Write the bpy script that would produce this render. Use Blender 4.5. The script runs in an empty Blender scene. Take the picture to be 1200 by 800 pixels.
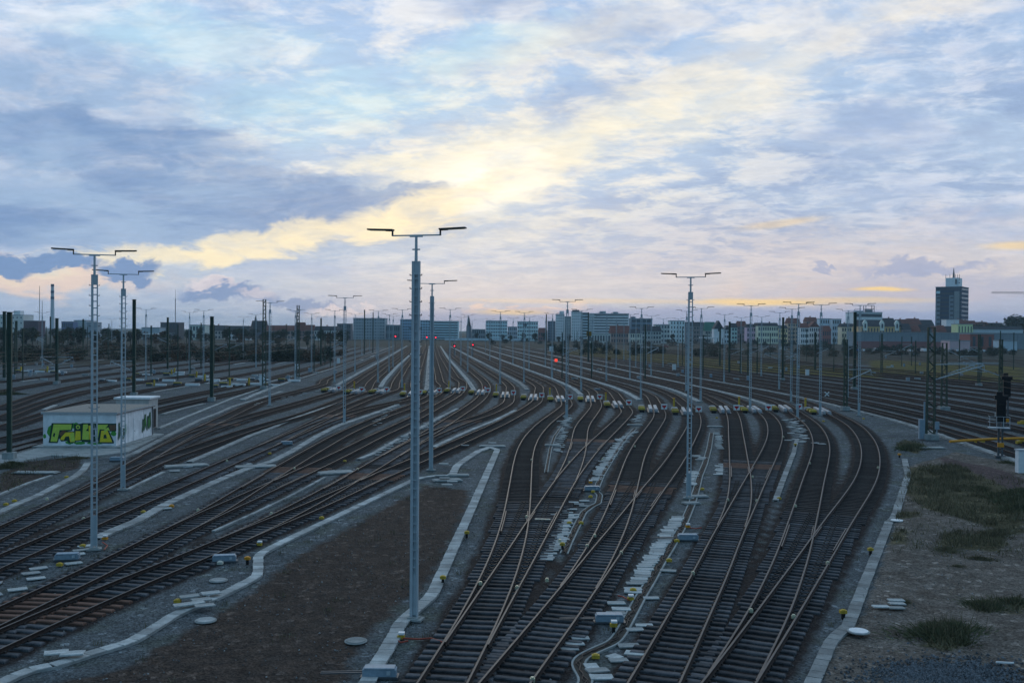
import bpy, bmesh, math, random
import numpy as np
from mathutils import Vector, Matrix
random.seed(7); rng = np.random.default_rng(7)
scene = bpy.context.scene
COL = scene.collection
R = math.radians
# ------------------------------------------------------------------ camera and ground mapping
F = 1167.0; HC = 11.0; PITCH = math.atan(14/F); ROLL = 0.0075
cam_d = bpy.data.cameras.new('camera'); cam = bpy.data.objects.new('camera', cam_d); COL.objects.link(cam)
cam_d.sensor_width = 36; cam_d.lens = 36*F/1200; cam_d.clip_end = 20000; cam_d.clip_start = .5
ROT = Matrix.Rotation(math.pi/2-PITCH, 3, 'X') @ Matrix.Rotation(ROLL, 3, 'Z')
cam.matrix_world = Matrix.Translation((0,0,HC)) @ ROT.to_4x4()
scene.camera = cam
RN = np.array(ROT)
def ray(x, y):
    return RN @ np.array([(x-600)/F, (400-y)/F, -1.0])
def at(x, y, z=0.0):
    d = ray(x, y); t = (z-HC)/d[2]
    return np.array([d[0]*t, d[1]*t, z])
def at2(x, y, z=0.0): return at(x, y, z)[:2]
def P(x, y, Y):
    d = ray(x, y); t = Y/d[1]
    return np.array([d[0]*t, Y, HC+d[2]*t])
def proj(p):
    q = RN.T @ (np.array(p)-np.array([0,0,HC]))
    return 600+F*q[0]/-q[2], 400-F*q[1]/-q[2]
# ------------------------------------------------------------------ object helpers
def tag(o, label=None, cat=None, group=None, kind=None):
    if label: o['label'] = label
    if cat: o['category'] = cat
    if group: o['group'] = group
    if kind: o['kind'] = kind
    return o
def thing(name, label, cat, loc=(0,0,0), rz=0, group=None):
    o = bpy.data.objects.new(name, None); COL.objects.link(o)
    o.location = loc; o.rotation_euler = (0,0,rz); o.empty_display_size = .2
    return tag(o, label, cat, group)
def copy_tree(o, parent=None):
    c = o.copy(); COL.objects.link(c)
    if parent is not None: c.parent = parent
    for ch in o.children: copy_tree(ch, c)
    return c
class MB:
    """collects shapes, then becomes one mesh object"""
    def __init__(s): s.v=[]; s.f=[]; s.m=[]
    def add(s, vs, fs, m=0):
        n=len(s.v); s.v += [tuple(map(float,v)) for v in vs]
        for f in fs: s.f.append(tuple(i+n for i in f)); s.m.append(m)
        return s
    def box(s, c, d, rz=0, m=0, rx=0, ry=0, taper=1.0):
        hx,hy,hz=d[0]/2,d[1]/2,d[2]/2
        M = Matrix.Rotation(rz,3,'Z')@Matrix.Rotation(ry,3,'Y')@Matrix.Rotation(rx,3,'X')
        vs=[]
        for z in (-hz,hz):
            k = taper if z>0 else 1
            for x,y in ((-hx,-hy),(hx,-hy),(hx,hy),(-hx,hy)):
                vs.append(Vector(c)+M@Vector((x*k,y*k,z)))
        return s.add(vs,[(3,2,1,0),(4,5,6,7),(0,1,5,4),(1,2,6,5),(2,3,7,6),(3,0,4,7)],m)
    def bar(s, a, b, w, h=None, m=0, n=4):
        a=Vector(a); b=Vector(b); h=h or w; d=(b-a)
        if d.length<1e-6: return s
        d.normalize(); up=Vector((0,0,1)) if abs(d.z)<.95 else Vector((0,1,0))
        x=d.cross(up).normalized(); y=x.cross(d)
        vs=[]
        for p in (a,b):
            for i in range(n):
                t=2*math.pi*(i+.5)/n; k=1/math.cos(math.pi/n) if n==4 else 1
                vs.append(p+x*(math.cos(t)*w/2*k)+y*(math.sin(t)*h/2*k))
        fs=[tuple(range(n-1,-1,-1)),tuple(range(n,2*n))]+[(i,(i+1)%n,n+(i+1)%n,n+i) for i in range(n)]
        return s.add(vs,fs,m)
    def cyl(s, c, r, h, n=16, m=0, r2=None):
        r2=r if r2 is None else r2; c=Vector(c)
        vs=[c+Vector((math.cos(2*math.pi*i/n)*r,math.sin(2*math.pi*i/n)*r,0)) for i in range(n)]
        vs+=[c+Vector((math.cos(2*math.pi*i/n)*r2,math.sin(2*math.pi*i/n)*r2,h)) for i in range(n)]
        return s.add(vs,[tuple(range(n-1,-1,-1)),tuple(range(n,2*n))]+[(i,(i+1)%n,n+(i+1)%n,n+i) for i in range(n)],m)
    def tube(s, pts, r, n=6, m=0):
        pts=[Vector(p) for p in pts]; vs=[]; fs=[]
        for i,p in enumerate(pts):
            d=(pts[min(i+1,len(pts)-1)]-pts[max(i-1,0)]).normalized()
            up=Vector((0,0,1)) if abs(d.z)<.95 else Vector((1,0,0))
            x=d.cross(up).normalized(); y=x.cross(d)
            for k in range(n):
                t=2*math.pi*k/n; vs.append(p+x*math.cos(t)*r+y*math.sin(t)*r)
        for i in range(len(pts)-1):
            for k in range(n):
                fs.append((i*n+k,i*n+(k+1)%n,(i+1)*n+(k+1)%n,(i+1)*n+k))
        fs.append(tuple(range(n-1,-1,-1))); b=(len(pts)-1)*n; fs.append(tuple(range(b,b+n)))
        return s.add(vs,fs,m)
    def prism(s, poly, z0, z1, m=0):
        n=len(poly)
        return s.add([(x,y,z0) for x,y in poly]+[(x,y,z1) for x,y in poly],
            [tuple(range(n-1,-1,-1)),tuple(range(n,2*n))]+[(i,(i+1)%n,n+(i+1)%n,n+i) for i in range(n)],m)
    def mesh(s, name, mats):
        me=bpy.data.meshes.new(name); me.from_pydata(s.v,[],s.f)
        for mt in (mats if isinstance(mats,(list,tuple)) else [mats]): me.materials.append(mt)
        if any(s.m): me.polygons.foreach_set('material_index', s.m)
        me.update(); return me
    def build(s, name, mats, parent=None, loc=None, bevel=0):
        me=s.mesh(name,mats)
        if bevel:
            bm=bmesh.new(); bm.from_mesh(me)
            bmesh.ops.bevel(bm, geom=list(bm.edges), offset=bevel, segments=1, affect='EDGES'); bm.to_mesh(me); bm.free()
        o=bpy.data.objects.new(name,me); COL.objects.link(o)
        if parent is not None: o.parent=parent
        if loc is not None: o.location=loc
        return o
ONES=['','first','second','third','fourth','fifth','sixth','seventh','eighth','ninth','tenth','eleventh','twelfth','thirteenth','fourteenth','fifteenth','sixteenth','seventeenth','eighteenth','nineteenth']
TENS=['','','twent','thirt','fort','fift','sixt','sevent','eight','ninet']
def nth(n):
    if n<20: return ONES[n]
    t,o=divmod(n,10)
    if t>=10: return str(n)+'th'
    return TENS[t]+('ieth' if o==0 else 'y-'+ONES[o])
# ------------------------------------------------------------------ materials
def mat(name, col, rough=.8, var=.25, scale=3., metal=0., bump=0., bscale=20., island=0., obj=0., coord='Object', spec=.2, fine=0.0):
    m=bpy.data.materials.new(name); m.use_nodes=True; nt=m.node_tree; N=nt.nodes; L=nt.links
    b=N['Principled BSDF']; b.inputs['Roughness'].default_value=rough; b.inputs['Metallic'].default_value=metal
    b.inputs['Specular IOR Level'].default_value=spec
    tc=N.new('ShaderNodeTexCoord')
    nz=N.new('ShaderNodeTexNoise'); nz.inputs['Scale'].default_value=scale; nz.inputs['Detail'].default_value=6; nz.inputs['Roughness'].default_value=.65
    L.new(tc.outputs[coord],nz.inputs['Vector'])
    mr=N.new('ShaderNodeMapRange'); mr.inputs['From Min'].default_value=.25; mr.inputs['From Max'].default_value=.75
    mr.inputs['To Min'].default_value=1-var; mr.inputs['To Max'].default_value=1+var; L.new(nz.outputs['Fac'],mr.inputs['Value'])
    fac=mr.outputs['Result']
    def mul(a,bv):
        q=N.new('ShaderNodeMath'); q.operation='MULTIPLY'; L.new(a,q.inputs[0]); L.new(bv,q.inputs[1]); return q.outputs[0]
    def rnd(src,amt):
        q=N.new('ShaderNodeMapRange'); q.inputs['To Min'].default_value=1-amt; q.inputs['To Max'].default_value=1+amt; L.new(src,q.inputs['Value']); return q.outputs['Result']
    if island: fac=mul(fac,rnd(N.new('ShaderNodeNewGeometry').outputs['Random Per Island'],island))
    if obj: fac=mul(fac,rnd(N.new('ShaderNodeObjectInfo').outputs['Random'],obj))
    if fine:
        n3=N.new('ShaderNodeTexNoise'); n3.inputs['Scale'].default_value=bscale; n3.inputs['Detail'].default_value=3; L.new(tc.outputs[coord],n3.inputs['Vector'])
        fac=mul(fac,rnd(n3.outputs['Fac'],fine))
    vm=N.new('ShaderNodeVectorMath'); vm.operation='SCALE'; vm.inputs[0].default_value=col; L.new(fac,vm.inputs['Scale'])
    L.new(vm.outputs['Vector'],b.inputs['Base Color'])
    if bump:
        n2=N.new('ShaderNodeTexNoise'); n2.inputs['Scale'].default_value=bscale; n2.inputs['Detail'].default_value=4; L.new(tc.outputs[coord],n2.inputs['Vector'])
        bp=N.new('ShaderNodeBump'); bp.inputs['Strength'].default_value=bump; bp.inputs['Distance'].default_value=.03; L.new(n2.outputs['Fac'],bp.inputs['Height']); L.new(bp.outputs['Normal'],b.inputs['Normal'])
    return m
def emit(name,col,st):
    m=bpy.data.materials.new(name); m.use_nodes=True; b=m.node_tree.nodes['Principled BSDF']
    b.inputs['Base Color'].default_value=(*col,1); b.inputs['Emission Color'].default_value=(*col,1); b.inputs['Emission Strength'].default_value=st
    return m
M={}
M['rail_side']=mat('rail_side',(.030,.020,.017),.85,.35,6,spec=.2)
M['rail_head']=mat('rail_head',(.115,.095,.085),.56,.3,2.,metal=.0,spec=.2)
M['sleeper_plain']=mat('sleeper_plain',(.032,.030,.030),.9,.35,5,island=.3,spec=.2)
M['sleeper']=mat('sleeper',(.058,.060,.066),.8,.75,2.2,bump=.3,bscale=25,obj=.5,island=.5,fine=.35)
M['sleeper_rust']=mat('sleeper_rust',(.15,.082,.06),.85,.3,5,bump=.25,bscale=30,obj=.2,island=.2)
M['plate']=mat('plate',(.035,.028,.025),.7,.3,6)
M['galv']=mat('galv',(.42,.47,.50),.55,.14,2.5,metal=.15,spec=.3)
M['galv_dark']=mat('galv_dark',(.10,.11,.12),.5,.15,3,metal=.3)
M['lamp']=mat('lamp',(.045,.045,.04),.5,.2,4)
M['diffuser']=mat('diffuser',(.55,.52,.36),.4,.05,3)
M['concrete']=mat('concrete',(.29,.31,.305),.9,.4,1.3,bump=.2,bscale=25,fine=.2)
M['lid']=mat('lid',(.31,.325,.32),.9,.42,1.3,bump=.3,bscale=22,obj=.28,island=.3,fine=.3)
M['green_steel']=mat('green_steel',(.045,.075,.058),.6,.25,3)
M['yellow']=mat('yellow',(.50,.33,.04),.6,.4,3)
M['beam']=mat('beam',(.34,.36,.38),.6,.45,1.5,obj=.2)
M['dull_yellow']=mat('dull_yellow',(.36,.27,.05),.7,.5,2.5,obj=.3)
M['orange']=mat('orange',(.66,.27,.02),.5,.15,3)
M['white']=mat('white',(.74,.75,.75),.5,.12,4)
M['cream']=mat('cream',(.62,.60,.50),.5,.12,4)
M['red']=mat('red',(.50,.015,.02),.5,.12,4)
M['black']=mat('black',(.014,.014,.016),.6,.2,4)
M['machine']=mat('machine',(.25,.32,.38),.5,.2,5)
M['cablered']=mat('cablered',(.30,.05,.03),.6,.2,4)
M['dirt']=mat('dirt',(.07,.06,.05),.95,.4,4)
M['glass']=mat('glass',(.03,.04,.05),.15,.1,3)
M['red_light']=emit('red_light',(1.,.03,.06),5.0)
M['red_panel']=emit('red_panel',(1.,.06,.03),1.2)
# ------------------------------------------------------------------ paths
ZT=.26      # height of the rail head
def resample(p, step):
    p=np.asarray(p,float); d=np.r_[0,np.cumsum(np.linalg.norm(np.diff(p,axis=0),axis=1))]
    n=max(2,int(d[-1]/step)+1); t=np.linspace(0,d[-1],n)
    return np.c_[np.interp(t,d,p[:,0]),np.interp(t,d,p[:,1])]
def smooth(p, k, it=1):
    p=p.copy(); n=len(p)
    for _ in range(it):
        q=np.vstack([2*p[0]-p[k:0:-1],p,2*p[-1]-p[-2:-k-2:-1]]) if n>k+1 else p
        if n<=k+1: return p
        w=np.hanning(2*k+3)[1:-1]; w/=w.sum()
        p=np.c_[np.convolve(q[:,0],w,'valid'),np.convolve(q[:,1],w,'valid')]
    return p
def normals(p):
    d=np.gradient(p,axis=0); d/=np.linalg.norm(d,axis=1)[:,None]+1e-9
    return np.c_[d[:,1],-d[:,0]], d         # right-hand normal, tangent
def nearest(q, p):
    """nearest point of polyline p to each q: point, distance, param index"""
    a=p[:-1]; b=p[1:]; ab=b-a; l2=(ab**2).sum(1)+1e-12
    t=((q[:,None,:]-a[None])*ab[None]).sum(2)/l2; t=np.clip(t,0,1)
    c=a[None]+t[...,None]*ab[None]; d=np.linalg.norm(q[:,None,:]-c,axis=2)
    i=d.argmin(1); r=np.arange(len(q)); return c[r,i], d[r,i], i+t[r,i]
def gp(pts, z=0.): return np.array([at2(x,y,z) for x,y in pts])
GAUGES=[]
def midline(Lp, Rp):
    """far to near: left and right rail in pixels -> centre line on the ground"""
    l=smooth(resample(gp(Lp,ZT),1.),3); r=smooth(resample(gp(Rp,ZT),1.),3)
    c,d,i=nearest(l,r); n,_=normals(l); out=[]
    for k in range(len(l)):
        if .01<i[k]<len(r)-1.01: out.append((l[k]+c[k])/2); GAUGES.append(d[k])
        else: out.append(l[k]-n[k]*0 + np.array(n[k])*0.75*SIDE)
    return np.array(out)
SIDE=-1   # travelling towards the camera the picture's right lies on the left-hand normal
# troughs between the pairs of tracks beyond the retarders (far to near)
TP={0:[(503.3,400),(502,420),(501,440),(500,457)],
 1:[(514.5,403),(525,419.5),(547.5,445),(556,458)],
 2:[(528,406),(534,409),(560,422.5),(591.5,439),(610,449),(618,457)],
 3:[(548,406),(560,411),(605,428.5),(650,445),(672,455),(681,463)],
 4:[(569,409),(620,424),(680,442),(720,454),(740,463),(749,469)],
 5:[(578,406),(590,409),(650,422.5),(720,440.5),(780,454),(802,462),(819,471)],
 6:[(600,407.5),(640,415),(720,431.5),(780,445),(840,458),(880,468),(902,476)],
 7:[(655,413.5),(724,427),(825,444.5),(900,458),(940,466),(1000,481),(1060,495.5),(1100,510),(1200,544),(1330,592)],
 -1:[(490,408),(484.5,412),(465,430),(450,446.5),(446,454)],
 -2:[(480,403.5),(450,421),(420,437.5),(394,452)],
 -3:[(468,403),(420,421),(390,431.5),(345,445.5),(315,456),(265,477),(253,483),(200,507),(160,527)]}
def far_line(pts):
    p=gp(pts); d=p[0]-p[1]; d/=np.linalg.norm(d)
    if p[0][1]<720: p=np.vstack([[p[0]+d*(720-p[0][1])/max(d[1],.5)],p])
    return p
T={k:smooth(resample(far_line(v),2.),6,2) for k,v in TP.items()}
def xat(p, Y): 
    o=np.argsort(p[:,1]); return np.interp(Y,p[o,1],p[o,0])
RAILS={ # name: left rail, right rail (pixels, far to near)
1:([(981,489),(991.5,495.5),(999,504),(1006,513.5),(1009.5,522.5),(1010,530),(1009.3,540),(1007.5,549),(1001.5,562.5),(994,573.5),(985,585),(974.5,598.5),(964,612),(953.5,625.5),(944,640),(920,671.5),(898.3,699),(881,725),(858.5,750.5),(842.5,770),(822,799.5)],
   [(982,484),(996,491.5),(1011,499),(1020,507.5),(1026.7,518),(1030.5,528.5),(1031.8,538),(1030,553.5),(1026,565.5),(1019.5,577.5),(1010.5,592.5),(1000,607.5),(987.5,630),(971.5,658),(956,685),(941,710),(929.5,730.5),(920,746),(907.5,766),(897.5,783),(888,799.5)]),
2:([(936,490),(945,498.5),(951,509),(953.5,518),(952,530),(947.8,543.5),(940,564),(932,589.5),(922,616.5),(913,641),(897.5,676),(884.5,703),(874,723),(860.5,742),(845,766),(832.5,785),(822,800)],
   [(937.5,483),(949.5,489.5),(960,496),(968,506),(972,518),(973,527),(970.7,541),(965.5,562.5),(961,586.5),(956.5,609),(951.3,638),(945.5,662.5),(938,683),(932.5,700),(926,719),(917.3,736.5),(906,759),(895,780),(884.5,799)]),
3:([(885,480),(892,485),(898.5,494),(900,503),(899,513.5),(894,525),(886,540),(877.5,554),(865,576),(853,597),(844,612),(833,630),(811,674),(790,704.5),(770.5,740.5),(750,776),(735.5,799)],
   [(898.5,481),(907.5,486.5),(915,495.5),(917.7,506),(916.5,516.5),(912,530),(907,542),(895,568.5),(884.5,594),(872.5,619.5),(863.5,642),(852,677),(839.5,704.5),(822,743),(810,773),(798,799)]),
4:([(851,480),(852.5,486),(854,497),(854,509),(855,530),(856.3,556),(854,582),(847,603),(836.5,624),(818.5,659),(790,704.5),(770.5,740.5),(750,776),(735.5,799)],
   [(862,480),(868,491),(870,504.5),(874,524),(876.5,541),(880,559.5),(881,579),(879,598.5),(872.5,618),(866,634),(858.5,658),(839.5,704.5),(822,743),(810,773),(798,799)]),
5:([(803,482),(805,491),(804.5,500),(793.5,519.5),(780,539.5),(765.5,558),(751,574.5),(724,607.5),(700,634.5),(684,653),(664,678),(640,707.5),(615,737),(592.5,761.5),(561,799.5)],
   [(820,479),(824,488),(823,497),(816,512),(801.5,539),(789,557),(772,580.5),(757,604.5),(736,636),(719.5,659),(707,680),(684,711.5),(663,741.5),(642,771.5),(623,800)]),
6:([(765,482),(766.5,487),(763,492.5),(751.5,507.5),(741,522.5),(732,540.3),(721,570),(712,595.5),(698.5,622.5),(687,641),(672,667),(660,682),(640,707.5),(615,737),(592.5,761.5),(561,799.5)],
   [(778.5,476),(782,483.5),(780,491),(772.5,503),(762,518),(754,537),(746.5,574.5),(742,589.5),(736,612),(727,636),(715,659),(700,688),(684,711.5),(663,741.5),(642,771.5),(623,800)]),
7:([(694,475),(687,483.5),(676.5,495.5),(672,504.5),(670,518),(663.5,537),(658,548),(651,561),(639,577.5),(628.5,594),(621,606),(610.5,621),(596.8,642),(583.5,661),(564,689.5),(540,724),(510,765.5),(488.5,799.5)],
   [(707,472),(700.5,483.5),(691.5,495.5),(688.5,503),(687,521),(684.5,537),(678,556.5),(664.5,582),(651,606),(639,628.5),(633,642),(621,664),(606,689.5),(594,712),(570,760),(550,799)]),
8:([(730,482),(720,491),(705,504.5),(688,520),(673.5,535),(660,550),(651,561),(639,577.5),(628.5,594),(621,606),(610.5,621),(596.8,642),(583.5,661),(564,689.5),(540,724),(510,765.5),(488.5,799.5)],
   [(742,470),(744,476),(741,485),(732,495.5),(717,510.5),(700.5,527),(689,542.5),(678,556.5),(664.5,582),(651,606),(639,628.5),(633,642),(621,664),(606,689.5),(594,712),(570,760),(550,799)]),
9:([(660,474),(648,482),(630,495.5),(615,510.5),(606,525.5),(601.5,542.5),(597,567),(592,592.5),(588,612),(580.5,635),(570,661),(556.5,689.5),(540,719),(510,765.5),(488.5,799.5)],
   [(672.5,470),(671,475),(661.5,483.5),(645,495.5),(633,509),(626,524),(623.3,541),(622.5,570),(621.5,595.5),(619,616),(615.5,639),(607.5,665.5),(600,688),(591,711),(580,736),(569,760),(550,799)]),
10:([(624,470),(607.5,480.5),(577.5,496),(540,511.5),(507,525.5),(490.5,533),(450,551),(438,555.5),(411,567),(390,575.5),(365,587),(345,595.5),(320,604),(287.5,617.5),(250,633),(217,648),(190,657),(160,669.5),(129,680.5),(96,693),(67.5,704.5),(30,722),(0,736)],
   [(640.5,463),(636,470),(630,474.5),(615,484),(585,500.5),(547.5,518),(510,534.5),(480,546.5),(450,559.5),(417,576.5),(390,588.5),(366,600.5),(337.5,611),(320,617),(287.5,633),(256,647),(224.5,661.5),(190,676),(160,688),(129,701.5),(96,717),(67.5,730),(30,745),(0,758)]),
11:([(592.5,471),(577,479),(562,486),(540,492.5),(524,498.5),(507,505),(490,511),(475,518),(460,526.5),(442.5,536),(420,549.5),(402,558.5),(390,566),(363,581),(345,590),(320,603.5),(287.5,617.5),(250,633),(217,648),(190,657),(160,669.5),(129,680.5),(96,693),(67.5,704.5),(30,722),(0,736)],
   [(606,464),(605,467),(597,474.5),(580,484),(552,492.5),(525,503),(507,512),(489,522),(470,532.5),(460,538.5),(441,550),(423,560.5),(405,571),(385,582),(366,592),(345,604),(320,617),(287.5,633),(256,647),(224.5,661.5),(190,676),(160,688),(129,701.5),(96,717),(67.5,730),(30,745),(0,758)]),
12:([(565,450),(565.5,456),(562.5,463),(547.5,475),(528,487),(507,500),(483,514),(460,526.5),(442.5,536),(420,549.5),(402,558.5),(390,566),(363,581),(345,590),(320,603.5),(287.5,617.5),(250,633),(217,648),(190,657),(160,669.5),(129,680.5),(96,693),(67.5,704.5),(30,722),(0,736)],
   [(574.7,452),(574.5,457),(567,468.5),(555,477.5),(528,495.5),(510,507),(490.5,518),(470,531),(460,538.5),(441,550),(423,560.5),(405,571),(385,582),(366,592),(345,604),(320,617),(287.5,633),(256,647),(224.5,661.5),(190,676),(160,688),(129,701.5),(96,717),(67.5,730),(30,745),(0,758)]),
13:([(538,447),(538.5,453),(532.5,460),(510,473),(484.5,486.5),(450,502),(427.5,512),(390,530.5),(360,543),(342,551),(320,560),(300,569),(265,584),(235,598),(212.5,608.5),(190,620),(160,635.5),(127.5,651.5),(105,661),(75,675.5),(45,690),(15,703),(0,709)],
   [(546,449),(547,454),(540,464),(510,481),(484.5,495),(450,511),(420,527),(378,549.5),(345,565.5),(300,586.5),(287,592),(256,605),(223,620),(187,640.5),(160,654.5),(129,670),(96,686.5),(67.5,699),(37.5,714),(0,733)]),
14:([(518,452),(506,461),(484.5,472),(450,483.5),(420,496),(388.5,510.5),(360,527),(330,543.5),(300,561),(278,572),(256,586),(235,598),(212.5,608.5),(190,620),(160,635.5),(127.5,651.5),(105,661),(75,675.5),(45,690),(15,703),(0,709)],
   [(526,452),(514,463),(484,478),(450,490),(420,503),(405,510.5),(375,527),(345,545.5),(325,558),(300,574.5),(275,591),(256,605),(223,620),(187,640.5),(160,654.5),(129,670),(96,686.5),(67.5,699),(37.5,714),(0,733)]),
15:([(484,463.5),(460,469.5),(427.5,475.5),(403.5,483),(384,489),(366,495.5),(345,504.5),(325,513),(304,521),(265,537),(235,551),(197.5,566),(160,581.5),(129,595),(97.5,608),(60,624),(30,636),(0,648)],
   [(488,467),(460,473.5),(429,480),(403.5,488),(390,493),(372,499.5),(345,511.5),(320,523),(287.5,537),(250,554),(212.5,570.5),(160,593.5),(117,613),(82.5,628.5),(57,640),(0,666.5)]),
16:([(458,455.5),(448,459),(420,468.5),(402,476),(382.5,485),(366,493),(337.5,506),(304,521),(265,537),(235,551),(197.5,566),(160,581.5),(129,595),(97.5,608),(60,624),(30,636),(0,648)],
   [(464,456.5),(450,461.5),(427,470.5),(405,480),(384,490),(366,499),(345,510),(320,523),(287.5,537),(250,554),(212.5,570.5),(160,593.5),(117,613),(82.5,628.5),(57,640),(0,666.5)]),
17:([(425,457),(403,464),(375,475.5),(345,486),(320,492),(287.5,501.5),(250,514),(220,525),(199,529.5),(180,536.5),(160,545),(139.5,553),(117,562.5),(93,574),(60,590),(30,603),(0,617)],
   [(430,458.5),(403.5,468),(375,479.5),(345,490),(320,496.5),(287.5,506),(256,517),(223,529),(190,542),(160,556.5),(141,565),(117,575.5),(90,588),(60,601),(30,615),(0,629)]),
18:([(398,455),(372,463),(338,472),(320,477),(287.5,485.5),(265,493.5),(244,500),(226,506),(205,514.5),(190,521.5),(160,536.5),(139.5,548),(117,560),(93,572.5),(60,590),(30,603),(0,617)],
   [(404,456.5),(375,466),(340,476.5),(320,481.5),(287.5,490.5),(265,498),(244,504.5),(226,511),(197.5,526),(179.5,536),(160,548.5),(141,559.5),(117,573),(90,587.5),(60,601),(30,615),(0,629)]),
19:([(375,449.5),(345,457),(300,468.5),(278,478),(256,489.5),(235,498.5),(217,506),(190,520),(160,536.5),(139.5,548),(117,560),(93,572.5),(60,590),(30,603),(0,617)],
   [(380,451),(350,459),(315,468),(290,479),(265,490.5),(244,501.5),(226,510),(197.5,525),(179.5,536),(160,548.5),(141,559.5),(117,573),(90,587.5),(60,601),(30,615),(0,629)]),
}
PAIR={1:(6,.73),}
order=[(2,6,.27),(1,6,.73),(4,5,.27),(3,5,.73),(6,4,.27),(5,4,.73),(8,3,.27),(7,3,.73),(10,2,.27),(9,2,.73),(12,1,.27),(11,1,.73),(14,0,.27),(13,0,.73),(16,-1,.27),(15,-1,.73),(18,-2,.27),(17,-2,.73),(20,-3,.27),(19,-3,.73)]
# between two troughs the nearer-numbered track lies right; the numbering falls to the right
BND={2:(6,.30),1:(6,.72),4:(5,.30),3:(5,.72),6:(4,.30),5:(4,.72),8:(3,.30),7:(3,.72),10:(2,.30),9:(2,.72),12:(1,.30),11:(1,.72),14:(0,.30),13:(0,.72),16:(-1,.30),15:(-1,.72),18:(-2,.30),17:(-2,.72),19:(-3,.60)}
# of each pair the left track carries the higher number except where the photograph shows the order below
ORDER={ (6):[2,1],(5):[4,3],(4):[6,5],(3):[7,8] }
TRK={}
for k,(l,r) in RAILS.items():
    mid=midline(l,r)
    TRK[k]=mid
for k,mid in list(TRK.items()):
    ti,fr=BND[k]
    if k in (8,7): fr=.30 if k==7 else .72
    a,b=T[ti],T[ti+1]
    y0=max(a[-1][1],b[-1][1] if ti+1<7 else 0)+6
    y0=max(y0,mid[0][1]+14)
    far=[]
    for Y in np.r_[np.linspace(700,y0+40,40),np.linspace(y0+34,y0,7)]:
        far.append((xat(a,Y)*(1-fr)+xat(b,Y)*fr,Y))
    p=np.vstack([far,mid])
    d=p[-1]-p[-6]; d/=np.linalg.norm(d); p=np.vstack([p,[p[-1]+d*s for s in (3,6,9,12,15)]])
    q=resample(p,1.)
    q=smooth(q,4,3)
    TRK[k]=q
# ------------------------------------------------------------------ further tracks: right main lines and left yard
def offset_line(p, d):
    q=smooth(resample(p,3.),5,2); n,_=normals(q)
    return smooth(resample(q+n*SIDE*d,2.),8,2)
MAINS=[]
t7=T[7]; t7=t7[t7[:,1]<560]
for d in (2.3,6.7,11.4,16.6,21.6,28.5,34.5,41.5,49,54.5,60,67,73): MAINS.append(offset_line(t7,d))
LYP=[[(0,530),(50,516),(120,498),(180,480),(250,465),(300,454.5),(345,443),(395,428),(440,413),(470,402)],
[(0,515),(50,503),(120,486),(180,471),(240,459),(300,447),(350,434),(400,419),(440,408)],
[(0,501),(40,488),(90,472.5),(140,462),(200,452),(260,443),(320,432),(380,418),(430,406)],
[(0,490),(30,478),(70,465),(110,456),(170,446.5),(240,437),(310,426.5),(370,415.5),(420,405)],
[(0,478),(30,467),(60,458),(100,449.5),(160,440),(230,431),(300,421),(360,411),(410,403)],
[(0,458),(50,449),(120,439),(200,429),(280,418.5),(350,409)],
[(0,447),(60,440),(130,431.5),(210,422),(290,412),(350,405.5)],
[(0,438),(70,431.5),(150,423.5),(230,414.5),(310,406)],
[(0,429.5),(80,424),(160,416),(250,407)],
[(0,422),(90,417),(180,411),(260,405)],[(0,415.5),(80,412),(160,408)],[(0,410),(60,408),(120,405)],[(250,425),(310,417),(360,409),(390,404.5)],[(290,419),(340,412),(370,407.5)]]
LYARD=[smooth(resample(gp(p,.2),2.),6,2) for p in LYP]
# ------------------------------------------------------------------ rails and sleepers
PROF=[(-.066,0),(-.066,.022),(-.016,.05),(-.016,.11),(-.036,.125),(-.036,.155),(-.028,.16),(.028,.16),(.036,.155),(.036,.125),(.016,.11),(.016,.05),(.066,.022),(.066,0)]
def rail(path, off, z, parent, name='rail', scale=1.):
    n,_=normals(path); p=path+n*off
    prof=PROF; k=len(prof); N=len(p)
    V=np.zeros((N,k,3)); pr=np.array(prof)
    V[:,:,0]=p[:,0:1]+n[:,0:1]*pr[None,:,0]*scale; V[:,:,1]=p[:,1:2]+n[:,1:2]*pr[None,:,0]*scale; V[:,:,2]=z+pr[None,:,1]
    b=MB(); b.v=[tuple(v) for v in V.reshape(-1,3).tolist()]
    for i in range(N-1):
        for j in range(k-1):
            b.f.append((i*k+j,(i+1)*k+j,(i+1)*k+j+1,i*k+j+1)); b.m.append(1 if 4<=j<=8 and j in (5,6,7) else 0)
    b.f.append(tuple(range(k))); b.m.append(0); b.f.append(tuple(range((N-1)*k+k-1,(N-1)*k-1,-1))); b.m.append(0)
    o=b.build(name,[M['rail_side'],M['rail_head']],parent)
    bm=bmesh.new(); bm.from_mesh(o.data); bmesh.ops.recalc_face_normals(bm,faces=bm.faces); bm.to_mesh(o.data); bm.free()
    return o
def lod(path):
    """fewer points far away"""
    keep=[0]; last=0
    for i in range(1,len(path)):
        Y=path[i][1]; st=1 if Y<140 else (4 if Y<260 else 12)
        if i-last>=st or i==len(path)-1: keep.append(i); last=i
    return path[keep]
def sleeper_mb(b, c, u, w, z0, z1, m=0):
    """c centre, u unit vector along the sleeper, w half length"""
    u=np.array(u); t=np.array([-u[1],u[0]])
    vs=[]
    for z,k in ((z0,.13),(z1-.03,.13),(z1,.10)):
        e=w if z<z1 else w-.03
        for a,bb in ((-e,-k),(e,-k),(e,k),(-e,k)): q=np.array(c)+u*a+t*bb; vs.append((q[0],q[1],z))
    fs=[(3,2,1,0),(8,9,10,11)]
    for l in (0,4):
        for i in range(4): fs.append((l+i,l+(i+1)%4,l+4+(i+1)%4,l+4+i))
    b.add(vs,fs,m)
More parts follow.
